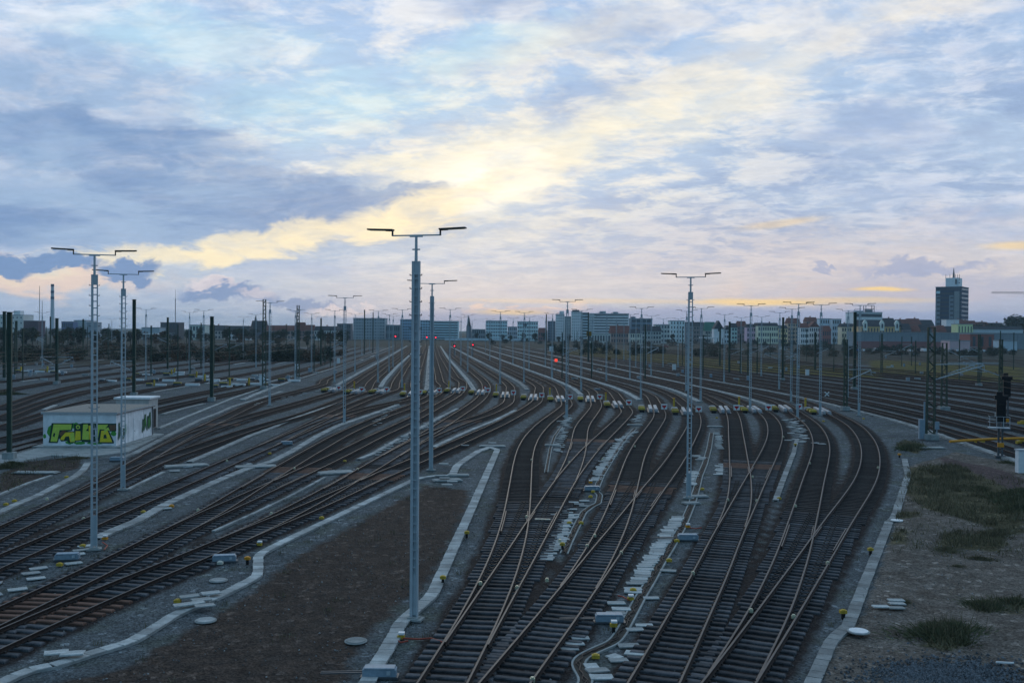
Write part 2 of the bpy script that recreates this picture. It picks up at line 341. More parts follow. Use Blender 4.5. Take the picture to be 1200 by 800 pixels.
def std_sleeper(w, mt):
    b=MB(); sleeper_mb(b,(0,0),(1,0),w,-.06,.095,0)
    return b.mesh('sleeper',[mt,M['plate']])
SL={}
RUST=[at2(*p) for p in [(848,545),(872,546),(895,548),(722,573),(748,574),(775,572),(678,517),(700,517),(722,516),(8,716),(38,704),(75,712),(50,722),(428,549),(405,556),(440,559),(518,496),(538,494),(395,488),(250,498),(322,551),(350,552),(300,563)]]
RUST=np.array(RUST)
ENDS={}
def sleeper_at(parent, c, u, w, rust, k):
    key=(round(w,1),rust,k%3)
    if key not in SL:
        b=MB(); sleeper_mb(b,(0,0),(1,0),w,-.06,.095,0)
        # base plates where the rails sit
        for s in (-.75,.75): b.box((s,0,.10),(.34,.15,.018),m=1)
        for s in (-.75,.75):
            for e in (-.11,.11): b.box((s+e,0,.125),(.05,.11,.05),m=1)
        SL[key]=b.mesh('sleeper',[M['sleeper_rust'] if rust else M['sleeper'],M['plate']])
    o=bpy.data.objects.new('sleeper',SL[key]); COL.objects.link(o); o.parent=parent
    o.location=(c[0],c[1],random.uniform(-.022,.006)); o.rotation_euler=(0,0,math.atan2(u[1],u[0])+random.gauss(0,.008))
    return o
PRIM={2:[1],4:[3],6:[5],8:[9],7:[8,9],12:[10],11:[10,12],14:[13],16:[15],18:[17],19:[18,17]}
SEQ=[1,3,5,9,10,13,15,17,2,4,6,8,7,12,11,14,16,18,19]
CUT={}
for k in SEQ:
    p=TRK[k]
    if k in PRIM:
        idx=len(p)
        for a in PRIM[k]:
            _,d,_=nearest(p,CUT[a]); w=np.where((d<.09)&(p[:,1]<150))[0]
            if len(w): idx=min(idx,w[0]+2)
        p=p[:idx]
    CUT[k]=p
LABELS={1:'outermost curved track on the right, hugging the bare embankment',2:'second curved track from the right, joining the outermost one by a switch',
3:'third curved track from the right, crossing into its left neighbour at a frog',4:'nearly straight track running down into the third switch ladder from the right',
5:'track crossing rust-brown bearers, right leg of the middle foreground switch',6:'left leg of the middle foreground switch over rust-brown bearers',
9:'leftmost track of the central ladder beside the pale bent cable duct',8:'track meeting the leftmost central track at a long frog',
7:'short curved leg that joins its right neighbour high in the central ladder',10:'track bordering the brown soil triangle on its left side',
12:'track swinging left from beneath the twin central masts into a double switch',11:'track merging into the double switch above the soil triangle',
13:'track sweeping left behind the tall central mast to the lower left corner',14:'left neighbour of the sweeping track, joining it over rust-brown bearers',
15:'track passing the foot of the ladder-like left mast, right leg of its switch',16:'upper leg of the switch joining beside the ladder-like left mast',
17:'track running just right of the graffiti hut, nearest of three that merge',18:'middle one of three tracks merging beside the graffiti hut',19:'uppermost of three tracks merging beside the graffiti hut'}
TRACKOBJ={}
for k in SEQ:
    p=CUT[k]
    root=thing('railway_track',LABELS[k],'railway track',(0,0,0),0,'tracks of the sorting ladder')
    TRACKOBJ[k]=root
    lp=lod(p); dz=-.004*(1 if k in PRIM else 0)-(.003 if k in (7,11,19) else 0)
    for s in (-.75,.75): rail(lp,s,.10+dz,root)
    # turnout details and bearers
    partners=[b for b in PRIM if k in PRIM[b]]
    rs=resample(p[::-1],.6); rs=rs[rs[:,1]>14]
    n,_=normals(rs)
    ext=[np.full(len(rs),-1.3),np.full(len(rs),1.3)]
    for b in partners:
        q=CUT[b] if len(CUT[b])>3 else TRK[b]
        c,d,_=nearest(rs,TRK[b]); sd=((c-rs)*n).sum(1)
        m=d<2.45
        for j in np.where(m)[0]:
            if rs[j,1]>160: continue
            if sd[j]>=0: ext[1][j]=max(ext[1][j],1.3+d[j])
            else: ext[0][j]=min(ext[0][j],-1.3-d[j])
    skip=np.zeros(len(rs),bool)
    for a in PRIM.get(k,[]):
        _,d,_=nearest(rs,TRK[a]); skip|=(d<2.45)&(rs[:,1]<160)
    mb=MB(); mbr=MB(); mbp=MB(); cnt=0
    YS=0
    for b in partners+PRIM.get(k,[]):
        _,d,_=nearest(rs,TRK[b]); mm=(d<2.3)&(rs[:,1]<150)
        if mm.any(): YS=max(YS,rs[mm,1].max())
    for j in range(len(rs)):
        if skip[j] or rs[j,1]>125: continue
        lo,hi=ext[0][j],ext[1][j]; w=(hi-lo)/2; c=rs[j]+n[j]*(lo+hi)/2
        px,py=proj((c[0],c[1],.1))
        if px<-40 or px>1240 or py>830: continue
        rust=bool((np.linalg.norm(RUST-c,axis=1)<1.45).any())
        prom=(rs[j,1]<YS) or rust
        if cnt<100 and rs[j,1]<72 and prom: sleeper_at(root,c,n[j],round(w*5)/5,rust,j); cnt+=1
        elif prom: sleeper_mb(mbr if rust else mb,c,n[j],w,-.06,.095)
        else: sleeper_mb(mbp,c,n[j],w,-.06,.045)
    if mb.v: 
        o=mb.build('sleeper_bed',M['sleeper'],root); o['kind']='stuff'
    if mbp.v: o=mbp.build('buried_sleeper_bed',M['sleeper_plain'],root); o['kind']='stuff'
    if mbr.v: o=mbr.build('rusty_bearer_bed',M['sleeper_rust'],root); o['kind']='stuff'
    # check rails and wing rails at the frog
    for a in PRIM.get(k,[])[:1]:
        A=TRK[a]; c,d,ia=nearest(p,A); n_,_=normals(p)
        cand=np.where((d<1.5)&(p[:,1]<165))[0]
        if not len(cand): continue
        j=cand[0]; sgn=np.sign(((c[j]-p[j])*n_[j]).sum())   # which side the primary lies
        if 4<j<len(p)-6:
            seg=resample(p[j-3:j+4],.5); rail(seg,-sgn*(.75-.115),.105,root,'check_rail',.8)
            seg=resample(p[max(j-3,0):j+1],.5); rail(seg,sgn*(.75-.10),.104,root,'wing_rail',.7)
            i0=int(ia[j]); seg=resample(A[max(i0-3,0):i0+4],.5); rail(seg,sgn*(.75-.115),.105,TRACKOBJ[a],'check_rail',.8)
            seg=resample(A[max(i0-3,0):i0+1],.5); rail(seg,-sgn*(.75-.10),.104,TRACKOBJ[a],'wing_rail',.7)
ALLPATHS=[CUT[k] for k in SEQ]
def plain_track(p, label, group):
    root=thing('railway_track',label,'railway track',(0,0,0),0,group)
    lp=lod(resample(p,2.))
    for s in (-.75,.75): rail(lp,s,.10,root)
    rs=resample(p,.6); n,_=normals(rs); mb=MB()
    for j in range(len(rs)):
        if rs[j,1]>150: continue
        px,py=proj((rs[j,0],rs[j,1],.1))
        if -30<px<1230: sleeper_mb(mb,rs[j],n[j],1.3,-.06,.085)
    if mb.v: o=mb.build('sleeper_bed',M['sleeper_plain'],root); o['kind']='stuff'
for i,p in enumerate(MAINS):
    plain_track(p,f'main line track, {nth(i+1)} beyond the concrete strip along the embankment','main line tracks on the right'); ALLPATHS.append(p)
for i,p in enumerate(LYARD):
    plain_track(p,f'yard track behind the graffiti hut on the left, {nth(i+1)} counting away from the hut','left yard tracks'); ALLPATHS.append(p)
# ------------------------------------------------------------------ ground
from mathutils.kdtree import KDTree
pts=np.vstack([resample(p,.5) for p in ALLPATHS]); kd=KDTree(len(pts))
for i,q in enumerate(pts): kd.insert((q[0],q[1],0),i)
kd.balance()
def grow(a, b, s, g):
    out=[a]; 
    while out[-1]<b: out.append(out[-1]+s); s*=g
    return out
ys=list(np.arange(6,60,.4))+list(np.arange(60,165,.6))+list(np.arange(165,720,3.))+grow(720,5000,6,1.13)
xs=list(-np.array(grow(112,4000,2,1.22))[::-1])+list(np.arange(-111,111.5,.6))+grow(112,4000,2,1.22)
xs=np.array(xs); ys=np.array(ys); GX,GY=np.meshgrid(xs,ys); nx,ny=len(xs),len(ys)
gz=np.zeros_like(GX)
def inpoly(X,Y,poly):
    r=np.zeros(X.shape,bool); n=len(poly); j=n-1
    for i in range(n):
        xi,yi=poly[i]; xj,yj=poly[j]
        with np.errstate(divide='ignore',invalid='ignore'):
            r^=((yi>Y)!=(yj>Y))&(X<(xj-xi)*(Y-yi)/(yj-yi+1e-12)+xi)
        j=i
    return r
def polymask(px, soft=1.):
    poly=gp(px); m=inpoly(GX,GY,poly).astype(float)
    b=np.vstack([resample(np.vstack([poly,poly[:1]]),.4)]); k2=KDTree(len(b))
    for i,q in enumerate(b): k2.insert((q[0],q[1],0),i)
    k2.balance()
    lo=poly.min(0)-soft*2; hi=poly.max(0)+soft*2
    sel=np.where((GX>lo[0])&(GX<hi[0])&(GY>lo[1])&(GY<hi[1]))
    out=np.zeros(GX.shape)
    for r,c in zip(*sel):
        d=k2.find((GX[r,c],GY[r,c],0))[2]
        out[r,c]=np.clip(.5+(d if m[r,c] else -d)/(2*soft),0,1)
    return out
soil=polymask([(500,568),(548,574),(538,612),(505,680),(470,705),(430,745),(395,805),(40,805),(150,780),(290,697),(345,652),(430,606)],.9)
soil=np.maximum(soil,polymask([(0,556),(25,541),(95,533),(93,548),(60,556),(0,580)],.5))
tan=polymask([(1062,548),(1120,530),(1200,545),(1320,600),(1320,900),(940,900),(978,745),(1012,720),(1050,612)],.5)
path_=polymask([(1100,534),(1150,545),(1200,562),(1200,596),(1150,575),(1110,555)],.8)
grass=np.zeros(GX.shape)
GP=[[(1064,548),(1120,545),(1165,565),(1200,590),(1200,625),(1140,612),(1080,595),(1062,580)],
    [(1085,520),(1060,515),(1050,522),(1075,532)],
    [(1080,738),(1110,728),(1135,745),(1120,765),(1085,758)],[(1140,705),(1170,705),(1168,722),(1142,720)],[(1185,705),(1200,700),(1200,722),(1185,720)],
    [(1050,600),(1075,600),(1078,608),(1050,610)],[(1100,640),(1105,625),(1180,630),(1175,645)],[(1045,625),(1065,620),(1062,640),(1042,640)]]
for g in GP: grass=np.maximum(grass,polymask(g,.7))
far_grass=polymask([(660,428),(1010,447),(1140,452),(1200,470),(1200,455),(1000,425),(800,408),(690,406)],4.)
far_grass3=polymask([(1020,421),(1200,430),(1200,449),(1110,444),(1020,436)],3.)
far_grass2=polymask([(640,413),(760,424),(850,434),(960,440),(1030,444),(1030,434),(940,428),(850,421),(780,414),(700,407)],4.)
bed=np.zeros(GX.shape)
sel=np.where((GY<720)&(np.abs(GX)<111))
for r,c in zip(*sel):
    d=kd.find((GX[r,c],GY[r,c],0))[2]
    bed[r,c]=np.clip((1.95-d)/.55,0,1)
x7=np.interp(GY,T[7][::-1,1],T[7][::-1,0]); x3=np.interp(GY,T[-3][::-1,1],T[-3][::-1,0])
def sstep(v,a,b): return np.clip((v-a)/(b-a),0,1)
scrub=np.maximum.reduce([sstep(GY,520,640),sstep(GX-x7,78,95)*sstep(GY,150,200),sstep(GX-x7,40,60)*sstep(GY,300,380),sstep(x3-GX,45,70)*sstep(GY,240,320)])
gz-=.04*(1-bed)*(GY<300)
gz+=tan*(.10+.12*np.sin(GX*.6)*np.sin(GY*.45+1))*(GY<110)
idx=np.arange(nx*ny).reshape(ny,nx)
faces=np.stack([idx[:-1,:-1],idx[:-1,1:],idx[1:,1:],idx[1:,:-1]],-1).reshape(-1,4)
me=bpy.data.meshes.new('ground'); V=np.stack([GX,GY,gz],-1).reshape(-1,3).astype(np.float32)
me.vertices.add(len(V)); me.vertices.foreach_set('co',V.ravel())
me.loops.add(faces.size); me.loops.foreach_set('vertex_index',faces.ravel().astype(np.int32))
me.polygons.add(len(faces)); me.polygons.foreach_set('loop_start',np.arange(0,faces.size,4,dtype=np.int32)); me.polygons.foreach_set('loop_total',np.full(len(faces),4,np.int32))
me.update(calc_edges=True); me.validate()
for nm,arr in (('bed',bed),('soil',np.maximum(soil,0)),('tan',tan),('grass_cover',grass),('path',path_),('scrub',scrub),('far_grass',np.maximum(far_grass3,far_grass2))):
    a=me.attributes.new(nm,'FLOAT','POINT'); a.data.foreach_set('value',arr.ravel().astype(np.float32))
ground=bpy.data.objects.new('ground',me); COL.objects.link(ground); ground['kind']='structure'
me.polygons.foreach_set('use_smooth',np.ones(len(faces),bool))
gm=bpy.data.materials.new('ground'); gm.use_nodes=True; nt=gm.node_tree; NN=nt.nodes; LL=nt.links; bs=NN['Principled BSDF']; bs.inputs['Roughness'].default_value=.9; bs.inputs['Specular IOR Level'].default_value=.03
tc=NN.new('ShaderNodeTexCoord')
def noise(sc,det=5,ro=.6,dist=0):
    n=NN.new('ShaderNodeTexNoise'); n.inputs['Scale'].default_value=sc; n.inputs['Detail'].default_value=det; n.inputs['Roughness'].default_value=ro; n.inputs['Distortion'].default_value=dist
    LL.new(tc.outputs['Object'],n.inputs['Vector']); return n.outputs['Fac']
def mrange(s,a,b,c,d):
    n=NN.new('ShaderNodeMapRange'); n.inputs['From Min'].default_value=a; n.inputs['From Max'].default_value=b; n.inputs['To Min'].default_value=c; n.inputs['To Max'].default_value=d; LL.new(s,n.inputs['Value']); return n.outputs['Result']
def math2(op,a,b):
    n=NN.new('ShaderNodeMath'); n.operation=op
    for i,s in enumerate((a,b)):
        if isinstance(s,(int,float)): n.inputs[i].default_value=s
        else: LL.new(s,n.inputs[i])
    return n.outputs[0]
def mix(f,a,b):
    n=NN.new('ShaderNodeMix'); n.data_type='RGBA'
    LL.new(f,n.inputs[0])
    for i,s in ((6,a),(7,b)):
        if isinstance(s,tuple): n.inputs[i].default_value=(*s,1)
        else: LL.new(s,n.inputs[i])
    return n.outputs[2]
def attr(nm):
    n=NN.new('ShaderNodeAttribute'); n.attribute_name=nm; return n.outputs['Fac']
big=noise(.12,4); mid_=noise(.9,5); fine=noise(6,4)
def edge(nm,lo=.35,hi=.65):
    a=math2('ADD',attr(nm),math2('MULTIPLY',math2('SUBTRACT',mid_,.5),.9)); return mrange(a,lo,hi,0,1)
col=mix(mrange(big,.35,.65,0,1),(.112,.124,.130),(.080,.091,.097))
col=mix(mrange(math2('MULTIPLY',noise(.35,5),1.0),.52,.68,0,.6),col,(.070,.080,.055))
col=mix(edge('bed',.3,.75),col,mix(mrange(mid_,.3,.7,0,1),(.040,.031,.028),(.026,.024,.024)))
col=mix(edge('soil'),col,mix(mrange(noise(1.6,6,.7),.35,.65,0,1),(.072,.053,.043),(.042,.036,.033)))
col=mix(edge('tan'),col,mix(mrange(noise(.7,6,.7),.35,.68,0,1),(.155,.138,.122),(.085,.070,.058)))
col=mix(edge('path'),col,(.085,.062,.060))
col=mix(edge('grass_cover'),col,mix(mrange(fine,.3,.7,0,1),(.070,.066,.038),(.105,.088,.055)))
col=mix(math2('MULTIPLY',edge('scrub'),.85),col,mix(mrange(noise(.08,5,.7),.35,.65,0,1),(.030,.034,.024),(.060,.050,.036)))
col=mix(edge('far_grass'),col,mix(mrange(mid_,.3,.7,0,1),(.075,.075,.022),(.11,.085,.03)))
vo=NN.new('ShaderNodeTexVoronoi'); vo.inputs['Scale'].default_value=15; LL.new(tc.outputs['Object'],vo.inputs['Vector'])
sx=NN.new('ShaderNodeSeparateColor'); LL.new(vo.outputs['Color'],sx.inputs[0])
v2=NN.new('ShaderNodeTexVoronoi'); v2.inputs['Scale'].default_value=4.; LL.new(tc.outputs['Object'],v2.inputs['Vector'])
sx2=NN.new('ShaderNodeSeparateColor'); LL.new(v2.outputs['Color'],sx2.inputs[0])
st=math2('MULTIPLY',mrange(sx.outputs[0],0,1,.55,1.5),mrange(sx2.outputs[1],.88,1,1.,2.1))
st=math2('MULTIPLY',st,mrange(fine,.3,.7,.8,1.2))
st=math2('MULTIPLY',st,mrange(mid_,.3,.7,.82,1.18))
sc=NN.new('ShaderNodeVectorMath'); sc.operation='SCALE'; LL.new(col,sc.inputs[0]); LL.new(st,sc.inputs['Scale']); LL.new(sc.outputs['Vector'],bs.inputs['Base Color'])
bp=NN.new('ShaderNodeBump'); bp.inputs['Strength'].default_value=.8; bp.inputs['Distance'].default_value=.03
LL.new(math2('ADD',vo.outputs['Distance'],math2('MULTIPLY',fine,1.5)),bp.inputs['Height']); LL.new(bp.outputs['Normal'],bs.inputs['Normal'])
me.materials.append(gm)
# ------------------------------------------------------------------ cable ducts
def ribbon_box(b, path, o0, o1, z0, z1, m=0):
    n,_=normals(path); k=len(path); vs=[]
    for i in range(k):
        for o,z in ((o0,z0),(o0,z1),(o1,z1),(o1,z0)): q=path[i]+n[i]*o; vs.append((q[0],q[1],z))
    fs=[(0,1,2,3),tuple((k-1)*4+j for j in (3,2,1,0))]
    for i in range(k-1):
        for j in range(4): fs.append((i*4+j,(i+1)*4+j,(i+1)*4+(j+1)%4,i*4+(j+1)%4))
    b.add(vs,fs,m)
def fix_normals(o):
    bm=bmesh.new(); bm.from_mesh(o.data); bmesh.ops.recalc_face_normals(bm,faces=bm.faces); bm.to_mesh(o.data); bm.free(); return o
def slab_row(b, path, w, z, step, th=.06, gap=.015, jit=.012, m=0):
    rs=resample(path,step); n,t=normals(rs)
    for j in range(len(rs)-1):
        c=(rs[j]+rs[j+1])/2; d=rs[j+1]-rs[j]; L=np.linalg.norm(d)
        b.box((c[0]+random.gauss(0,jit),c[1],z+th/2+random.uniform(0,.006)),(L-gap,w+random.gauss(0,jit),th),rz=math.atan2(d[1],d[0])+random.gauss(0,.01),m=m)
def duct(label, px, w=.6, closed=True, h=.035, step=.62, group=None, lidw=None, z=0.0):
    w*=.8
    p=resample(gp(px,.1),.5)
    p=smooth(resample(p,.3),1,1)
    root=thing('cable_duct',label,'cable duct',(0,0,0),0,group)
    b=MB(); ribbon_box(b,p,-w/2,-w/2+.07,-.05,h); ribbon_box(b,p,w/2-.07,w/2,-.05,h)
    fix_normals(b.build('trough_wall',M['concrete'],root))
    if closed:
        b=MB(); slab_row(b,p,(lidw or w)+.03,h+.002,step,.035,.035,.008); b.build('lid_cover',M['lid'],root)
    else:
        b=MB(); ribbon_box(b,p,-w/2+.07,w/2-.07,-.05,.0+.012); fix_normals(b.build('trough_floor',M['dirt'],root))
        b=MB(); b.tube([(*(q+np.array([random.uniform(-.08,.08),0])),.05) for q in p],.022); b.tube([(*(q+np.array([random.uniform(-.1,.1),.05])),.045) for q in p],.018)
        b.build('cable',M['black'],root)
    return root,p
duct('pale closed cable duct running down the right edge of the tracks beside the embankment',
  [(1060,537),(1064,556),(1048,606),(1041,611),(1039,618),(993,733),(981,741),(972,753),(945,815)],.55)
duct('pale closed cable duct bending round the soil triangle towards the tallest mast',
  [(574,523),(583,526),(551,598),(506,696),(480,718),(467,730),(463,742),(425,805)],.62)
duct('short curved duct arm joining the bent duct apex to the slab cluster',[(574,523),(560,528),(546,537),(535,545),(530,556)],.7)
duct('long closed duct between the left soil edge and the lower left tracks',
  [(536,556),(512,556),(487,560),(332,633),(303,648),(302,673),(262,694),(208,716),(155,749),(100,765),(62,778),(40,780),(15,790),(-15,806)],.55)
duct('closed duct strip climbing beside the hut towards the lower left edge',[(103,541),(98,549),(88,557),(68,567),(45,579),(20,589),(-10,603)],.6)
duct('narrow open rod duct left of the soil patch',[(60,556),(35,564),(12,573),(-10,582)],.3)
OD=[('widest open cable duct in the right ladder, ending at a bent elbow',[(834,506),(831,524),(826,542),(820,556),(816,572),(811,588),(800,614),(785,640),(774,657),(763,677),(750,698),(738,720),(728,738),(719,750),(703,756),(684,765),(676,772),(681,783),(688,792),(681,806)],.62),
    ('open cable duct between the central and the middle switch ladders',[(744,501),(735,510),(725,523),(714,541),(706,554),(700,568),(699,575),(703,578),(701,588),(694,591),(684,598),(675,616),(667,632),(661,646)],.55),
    ('short open duct at the top of the central ladder',[(658,499),(650,510),(645,524),(642,540),(640,552)],.4)]
for l,px,w in OD: duct(l,px,w,False)
duct('thin pale duct between the two rightmost pairs of tracks',[(934,514),(930,530),(922,550),(914,571),(909,585)],.45)
for l,px,w in [('pale duct strip right of the track that borders the soil triangle',[(604,480),(580,492),(552,503),(525,515),(508,523)],.6),
    ('pale duct strip behind the twin central masts',[(536,478),(520,486),(505,494),(490,502),(474,510)],.6),
    ('pale duct strip left of the tall central mast, among loose slabs',[(468,513),(452,522),(436,531),(420,537)],.5),
    ('thin rod duct ending in a hook on the left',[(381,558),(340,580),(300,599),(275,610),(250,621)],.22),
    ('long pale duct strip sweeping across the left middle to the ladder-like mast',[(465,474),(440,483),(420,490),(396,498),(372,510),(340,529),(320,539),(287,549),(260,560),(235,571),(193,590),(160,609),(130,621),(112,629)],.8),
    ('pale duct strip left of the long sweeping strip',[(402,470),(372,480),(340,491),(320,500),(292,510),(256,526),(222,540)],.7),
    ('thin pale rod duct reaching the foot of the slim left mast',[(192,552),(172,561),(150,572)],.3),
    ('pale duct strip passing behind the hut, lower of two',[(330,458),(305,466),(272,476),(254,484),(235,491),(200,508),(175,521),(158,530),(140,536)],.7),
    ('pale duct strip passing behind the hut, upper of two',[(305,455),(275,465),(245,477),(215,489),(186,501)],.55)]:
    duct(l,px,w)
tl={0:'between the central masts, pointing straight at the horizon',1:'first to the right of the central masts',2:'second to the right of the central masts',3:'third to the right of the central masts',4:'fourth to the right of the central masts',5:'fifth to the right of the central masts',6:'sixth to the right of the central masts',7:'along the main lines on the far right',-1:'first to the left of the central masts',-2:'second to the left of the central masts',-3:'third to the left of the central masts'}
for k,p in T.items():
    q=p[p[:,1]<640] if k!=7 else p[(p[:,1]<520)]
    if k==-3: q=q[q[:,1]>150]
    if k==7: q=q[q[:,1]>62]
    root=thing('walkway_duct','pale walkway of duct lids, '+tl[k],'cable duct',(0,0,0),0,'duct walkways fanning to the horizon')
    b=MB(); rs=resample(q,2.)
    w=.84 if k not in (7,) else .75
    ribbon_box(b,rs,-w/2,w/2,-.05,.08); fix_normals(b.build('trough_wall',M['concrete'],root))
    near=q[q[:,1]<330]
    b=MB()
    rs=resample(near,1.)
    for off in (-.2,.2):
        n,_=normals(rs); slab_row(b,rs+n*off,.38,.084,1.,.05,.04,.05)
    b.build('lid_cover',M['lid'],root)
# ------------------------------------------------------------------ loose concrete lids
LIDS={}
for key,d in {'a':(.52,.30,.05),'b':(.64,.34,.05),'c':(.74,.42,.055),'d':(.45,.45,.05)}.items():
    b=MB(); b.box((0,0,d[2]/2),d); me=b.mesh('loose_lid',M['lid'])
    bm=bmesh.new(); bm.from_mesh(me); bmesh.ops.bevel(bm,geom=list(bm.edges),offset=.008,segments=1,affect='EDGES'); bm.to_mesh(me); bm.free(); LIDS[key]=me
def lid(xy, kind, rz, label, group, z=.0):
    o=bpy.data.objects.new('loose_lid',LIDS[kind]); COL.objects.link(o); o.location=(xy[0],xy[1],z+.004); o.rotation_euler=(random.uniform(-.03,.03),random.uniform(-.03,.03),rz)
    tag(o,label,'concrete lid',group); return o
WORDS={}
def lid_row(px, what, step=.45, kind='b', jit=.10, rot=0., skip=.06, tilt=.1):
    p=resample(gp(px),step); n,t=normals(p); p=p[::-1]; c=0
    for j in range(len(p)):
        if random.random()<skip: continue
        c+=1
        lid(p[j]+np.array([random.gauss(0,jit),random.gauss(0,.04)]),kind,rot+random.gauss(0,tilt),(f'loose lid, {nth(c)} from near in the row {what}' if len(what.split())<9 else f'loose lid {nth(c)} in row {what}'),'loose lids in the row '+what)
lid_row([(795,606),(781,628),(770,644),(757,663),(748,682),(742,694)],'left of the widest open duct',.46,'c',.06)
lid_row([(742,506),(731,514),(720,526),(712,538),(703,551),(697,563)],'beside the middle ladder duct',.62,'c',.22,.1)
lid_row([(671,603),(662,618),(655,633),(646,648),(640,656)],'below the middle ladder duct',.42,'b',.1,.05)
lid_row([(678,587),(673,594),(664,603)],'near the middle point machine',.6,'b',.3)
lid_row([(840,507),(843,520),(845,527)],'right of the widest duct top',.8,'b',.15)
lid_row([(822,534),(821,540)],'level with the right mast',.7,'c',.3)
lid_row([(847,544),(843,556)],'under the rusty bearers',.55,'c',.15)
lid_row([(813,553),(809,568)],'beside the slim right mast foot',.55,'c',.12)
lid_row([(666,486),(660,500),(656,515),(652,530)],'at the top of the central ladder',.8,'b',.3)
lid_row([(925,491),(932,500),(938,508),(941,520)],'below the second retarder',.8,'c',.6,.3)
lid_row([(748,486),(745,494)],'above the middle ladder duct',.7,'b',.4)
lid_row([(520,487),(500,499),(474,513),(455,525),(440,533)],'left of the tall mast',1.5,'c',.3,.4)
lid_row([(408,550),(385,554)],'beyond the soil triangle',1.0,'c',.4,.5)
lid_row([(298,544),(282,549),(235,546),(216,548),(209,552)],'along the left middle strips',2.0,'c',.4,.5)
lid_row([(200,596),(172,606),(150,600)],'near the left orange marker',2.0,'c',.3,.6)
lid_row([(105,640),(95,646),(80,654),(62,660),(40,668),(28,676),(15,688),(5,698)],'leading to the lower left corner',.9,'c',.5,.6)
lid_row([(470,470),(450,488),(430,498)],'by the third left retarder',2.2,'c',.4,.4)
lid_row([(400,451),(380,456),(345,464),(300,474)],'along the left retarders',2.4,'c',.5,.4)
for i,(x,y,k,rz) in enumerate([(722,719,'c',.1),(745,766,'c',-.3),(725,774,'b',.2),(737,757,'c',.1),(700,786,'c',.3),(705,794,'c',.1),(720,770,'d',.6),(693,781,'d',.2),(755,733,'b',.0),(744,738,'b',.1),(763,701,'b',0),(783,669,'c',-.2),(680,748,'b',.1),(674,755,'b',.2),(667,761,'b',.2),(728,714,'c',0),(722,707,'c',.1)]):
    lid(at2(x,y),k,rz,f'scattered concrete slab by the duct elbow, {nth(i+1)} of those strewn there','slabs strewn round the duct elbow')
for i,(x,y,rz,zz) in enumerate([(1032,714.5,0,0),(1050,707,0,0),(1051,711,.03,0),(1050,716,.0,0)]):
    lid(at2(x,y),'b',rz,['single pale slab lying left of the little slab trio','farthest slab of the little trio on the embankment','middle slab of the little trio on the embankment','nearest slab of the little trio on the embankment'][i],'pale slabs on the embankment',.12)
for i,(x,y,rz) in enumerate([(222,704,.5),(236,708,.55),(247,700,.5),(215,714,.5),(240,715,.5),(228,712,.6),(521,563,.1),(530,567,.2),(515,560,.15),(524,571,.2),(545,524,0),(577,521,.0),(520,546,.1),(66,771,.4),(85,772,.2)]):
    lid(at2(x,y),'c',rz,f'pale slab of the covered duct crossings round the soil, {nth(i+1)} counted from the left crossing','slabs at the duct crossings',.17)
# large shaft covers
def slab_cover(px, d, rz, label, h=.07):
    d=(d[0]*.82,d[1]*.8); b=MB(); b.box((0,0,h/2),(d[0],d[1],h)); b.box((0,0,h+.021),(d[0]*.92,d[1]*.9,.04))
    o=b.build('shaft_cover',M['concrete'],None,(*at2(*px),0),bevel=.015); o.rotation_euler[2]=rz; tag(o,label,'shaft cover')
for px,d,rz,l in [((577,523),(3.,1.3),.05,'broad pale shaft cover at the apex of the bent duct'),((537,557),(2.,1.1),.05,'pale shaft cover where the curved duct arm meets the strip'),((524,563),(2.6,1.3),.25,'wide pale slab cover in the soil triangle corner'),
   ((393,554),(3.6,1.8),.5,'big pale cover beyond the soil between left tracks'),((218,546),(4.2,1.6),.5,'broad pale cover right of the hut among tracks'),((299,547),(4.,1.6),.3,'broad cover on the long sweeping strip'),
   ((661,494),(2.2,1.),0,'pale cover at the foot of the mast in the central ladder'),((648,522),(1.9,1.),0,'pale cover halfway down the short open duct'),((838,500),(2.2,1.),0,'pale cover heading the widest open duct'),((744,498),(2.2,.9),0,'pale cover heading the middle ladder duct'),
   ((818,582),(1.6,.9),.2,'round-edged pale cover beside the slim right mast'),((810,590),(1.3,.9),.3,'pale cover bridging the widest duct at the right mast'),((42,554),(4.,1.2),.0,'pale slab left of the hut foreground'),((1090,525),(3.4,1.2),.1,'low pale slab on the embankment crest')]:
    slab_cover(px,d,rz,l)
# manholes
for (x,y),l in [((417,751),'grey round manhole lid on the brown soil'),((241,727),'grey round manhole lid below the slab crossing'),((1006,743),'white round manhole lid beside the right duct jog'),((1051,612),'small white round lid beside the upper right duct jog'),((214+42,680),'pale round lid near the lower left point machine')]:
    q=at2(x,y); root=thing('manhole',l,'manhole',(q[0],q[1],.0 if x<900 else .1),0)
    b=MB(); b.cyl((0,0,0),.40,.03,24); b.build('shaft_ring',M['concrete'],root); b=MB(); b.cyl((0,0,.032),.34,.025,24); b.build('lid',M['white' if x>900 else 'lid'],root)
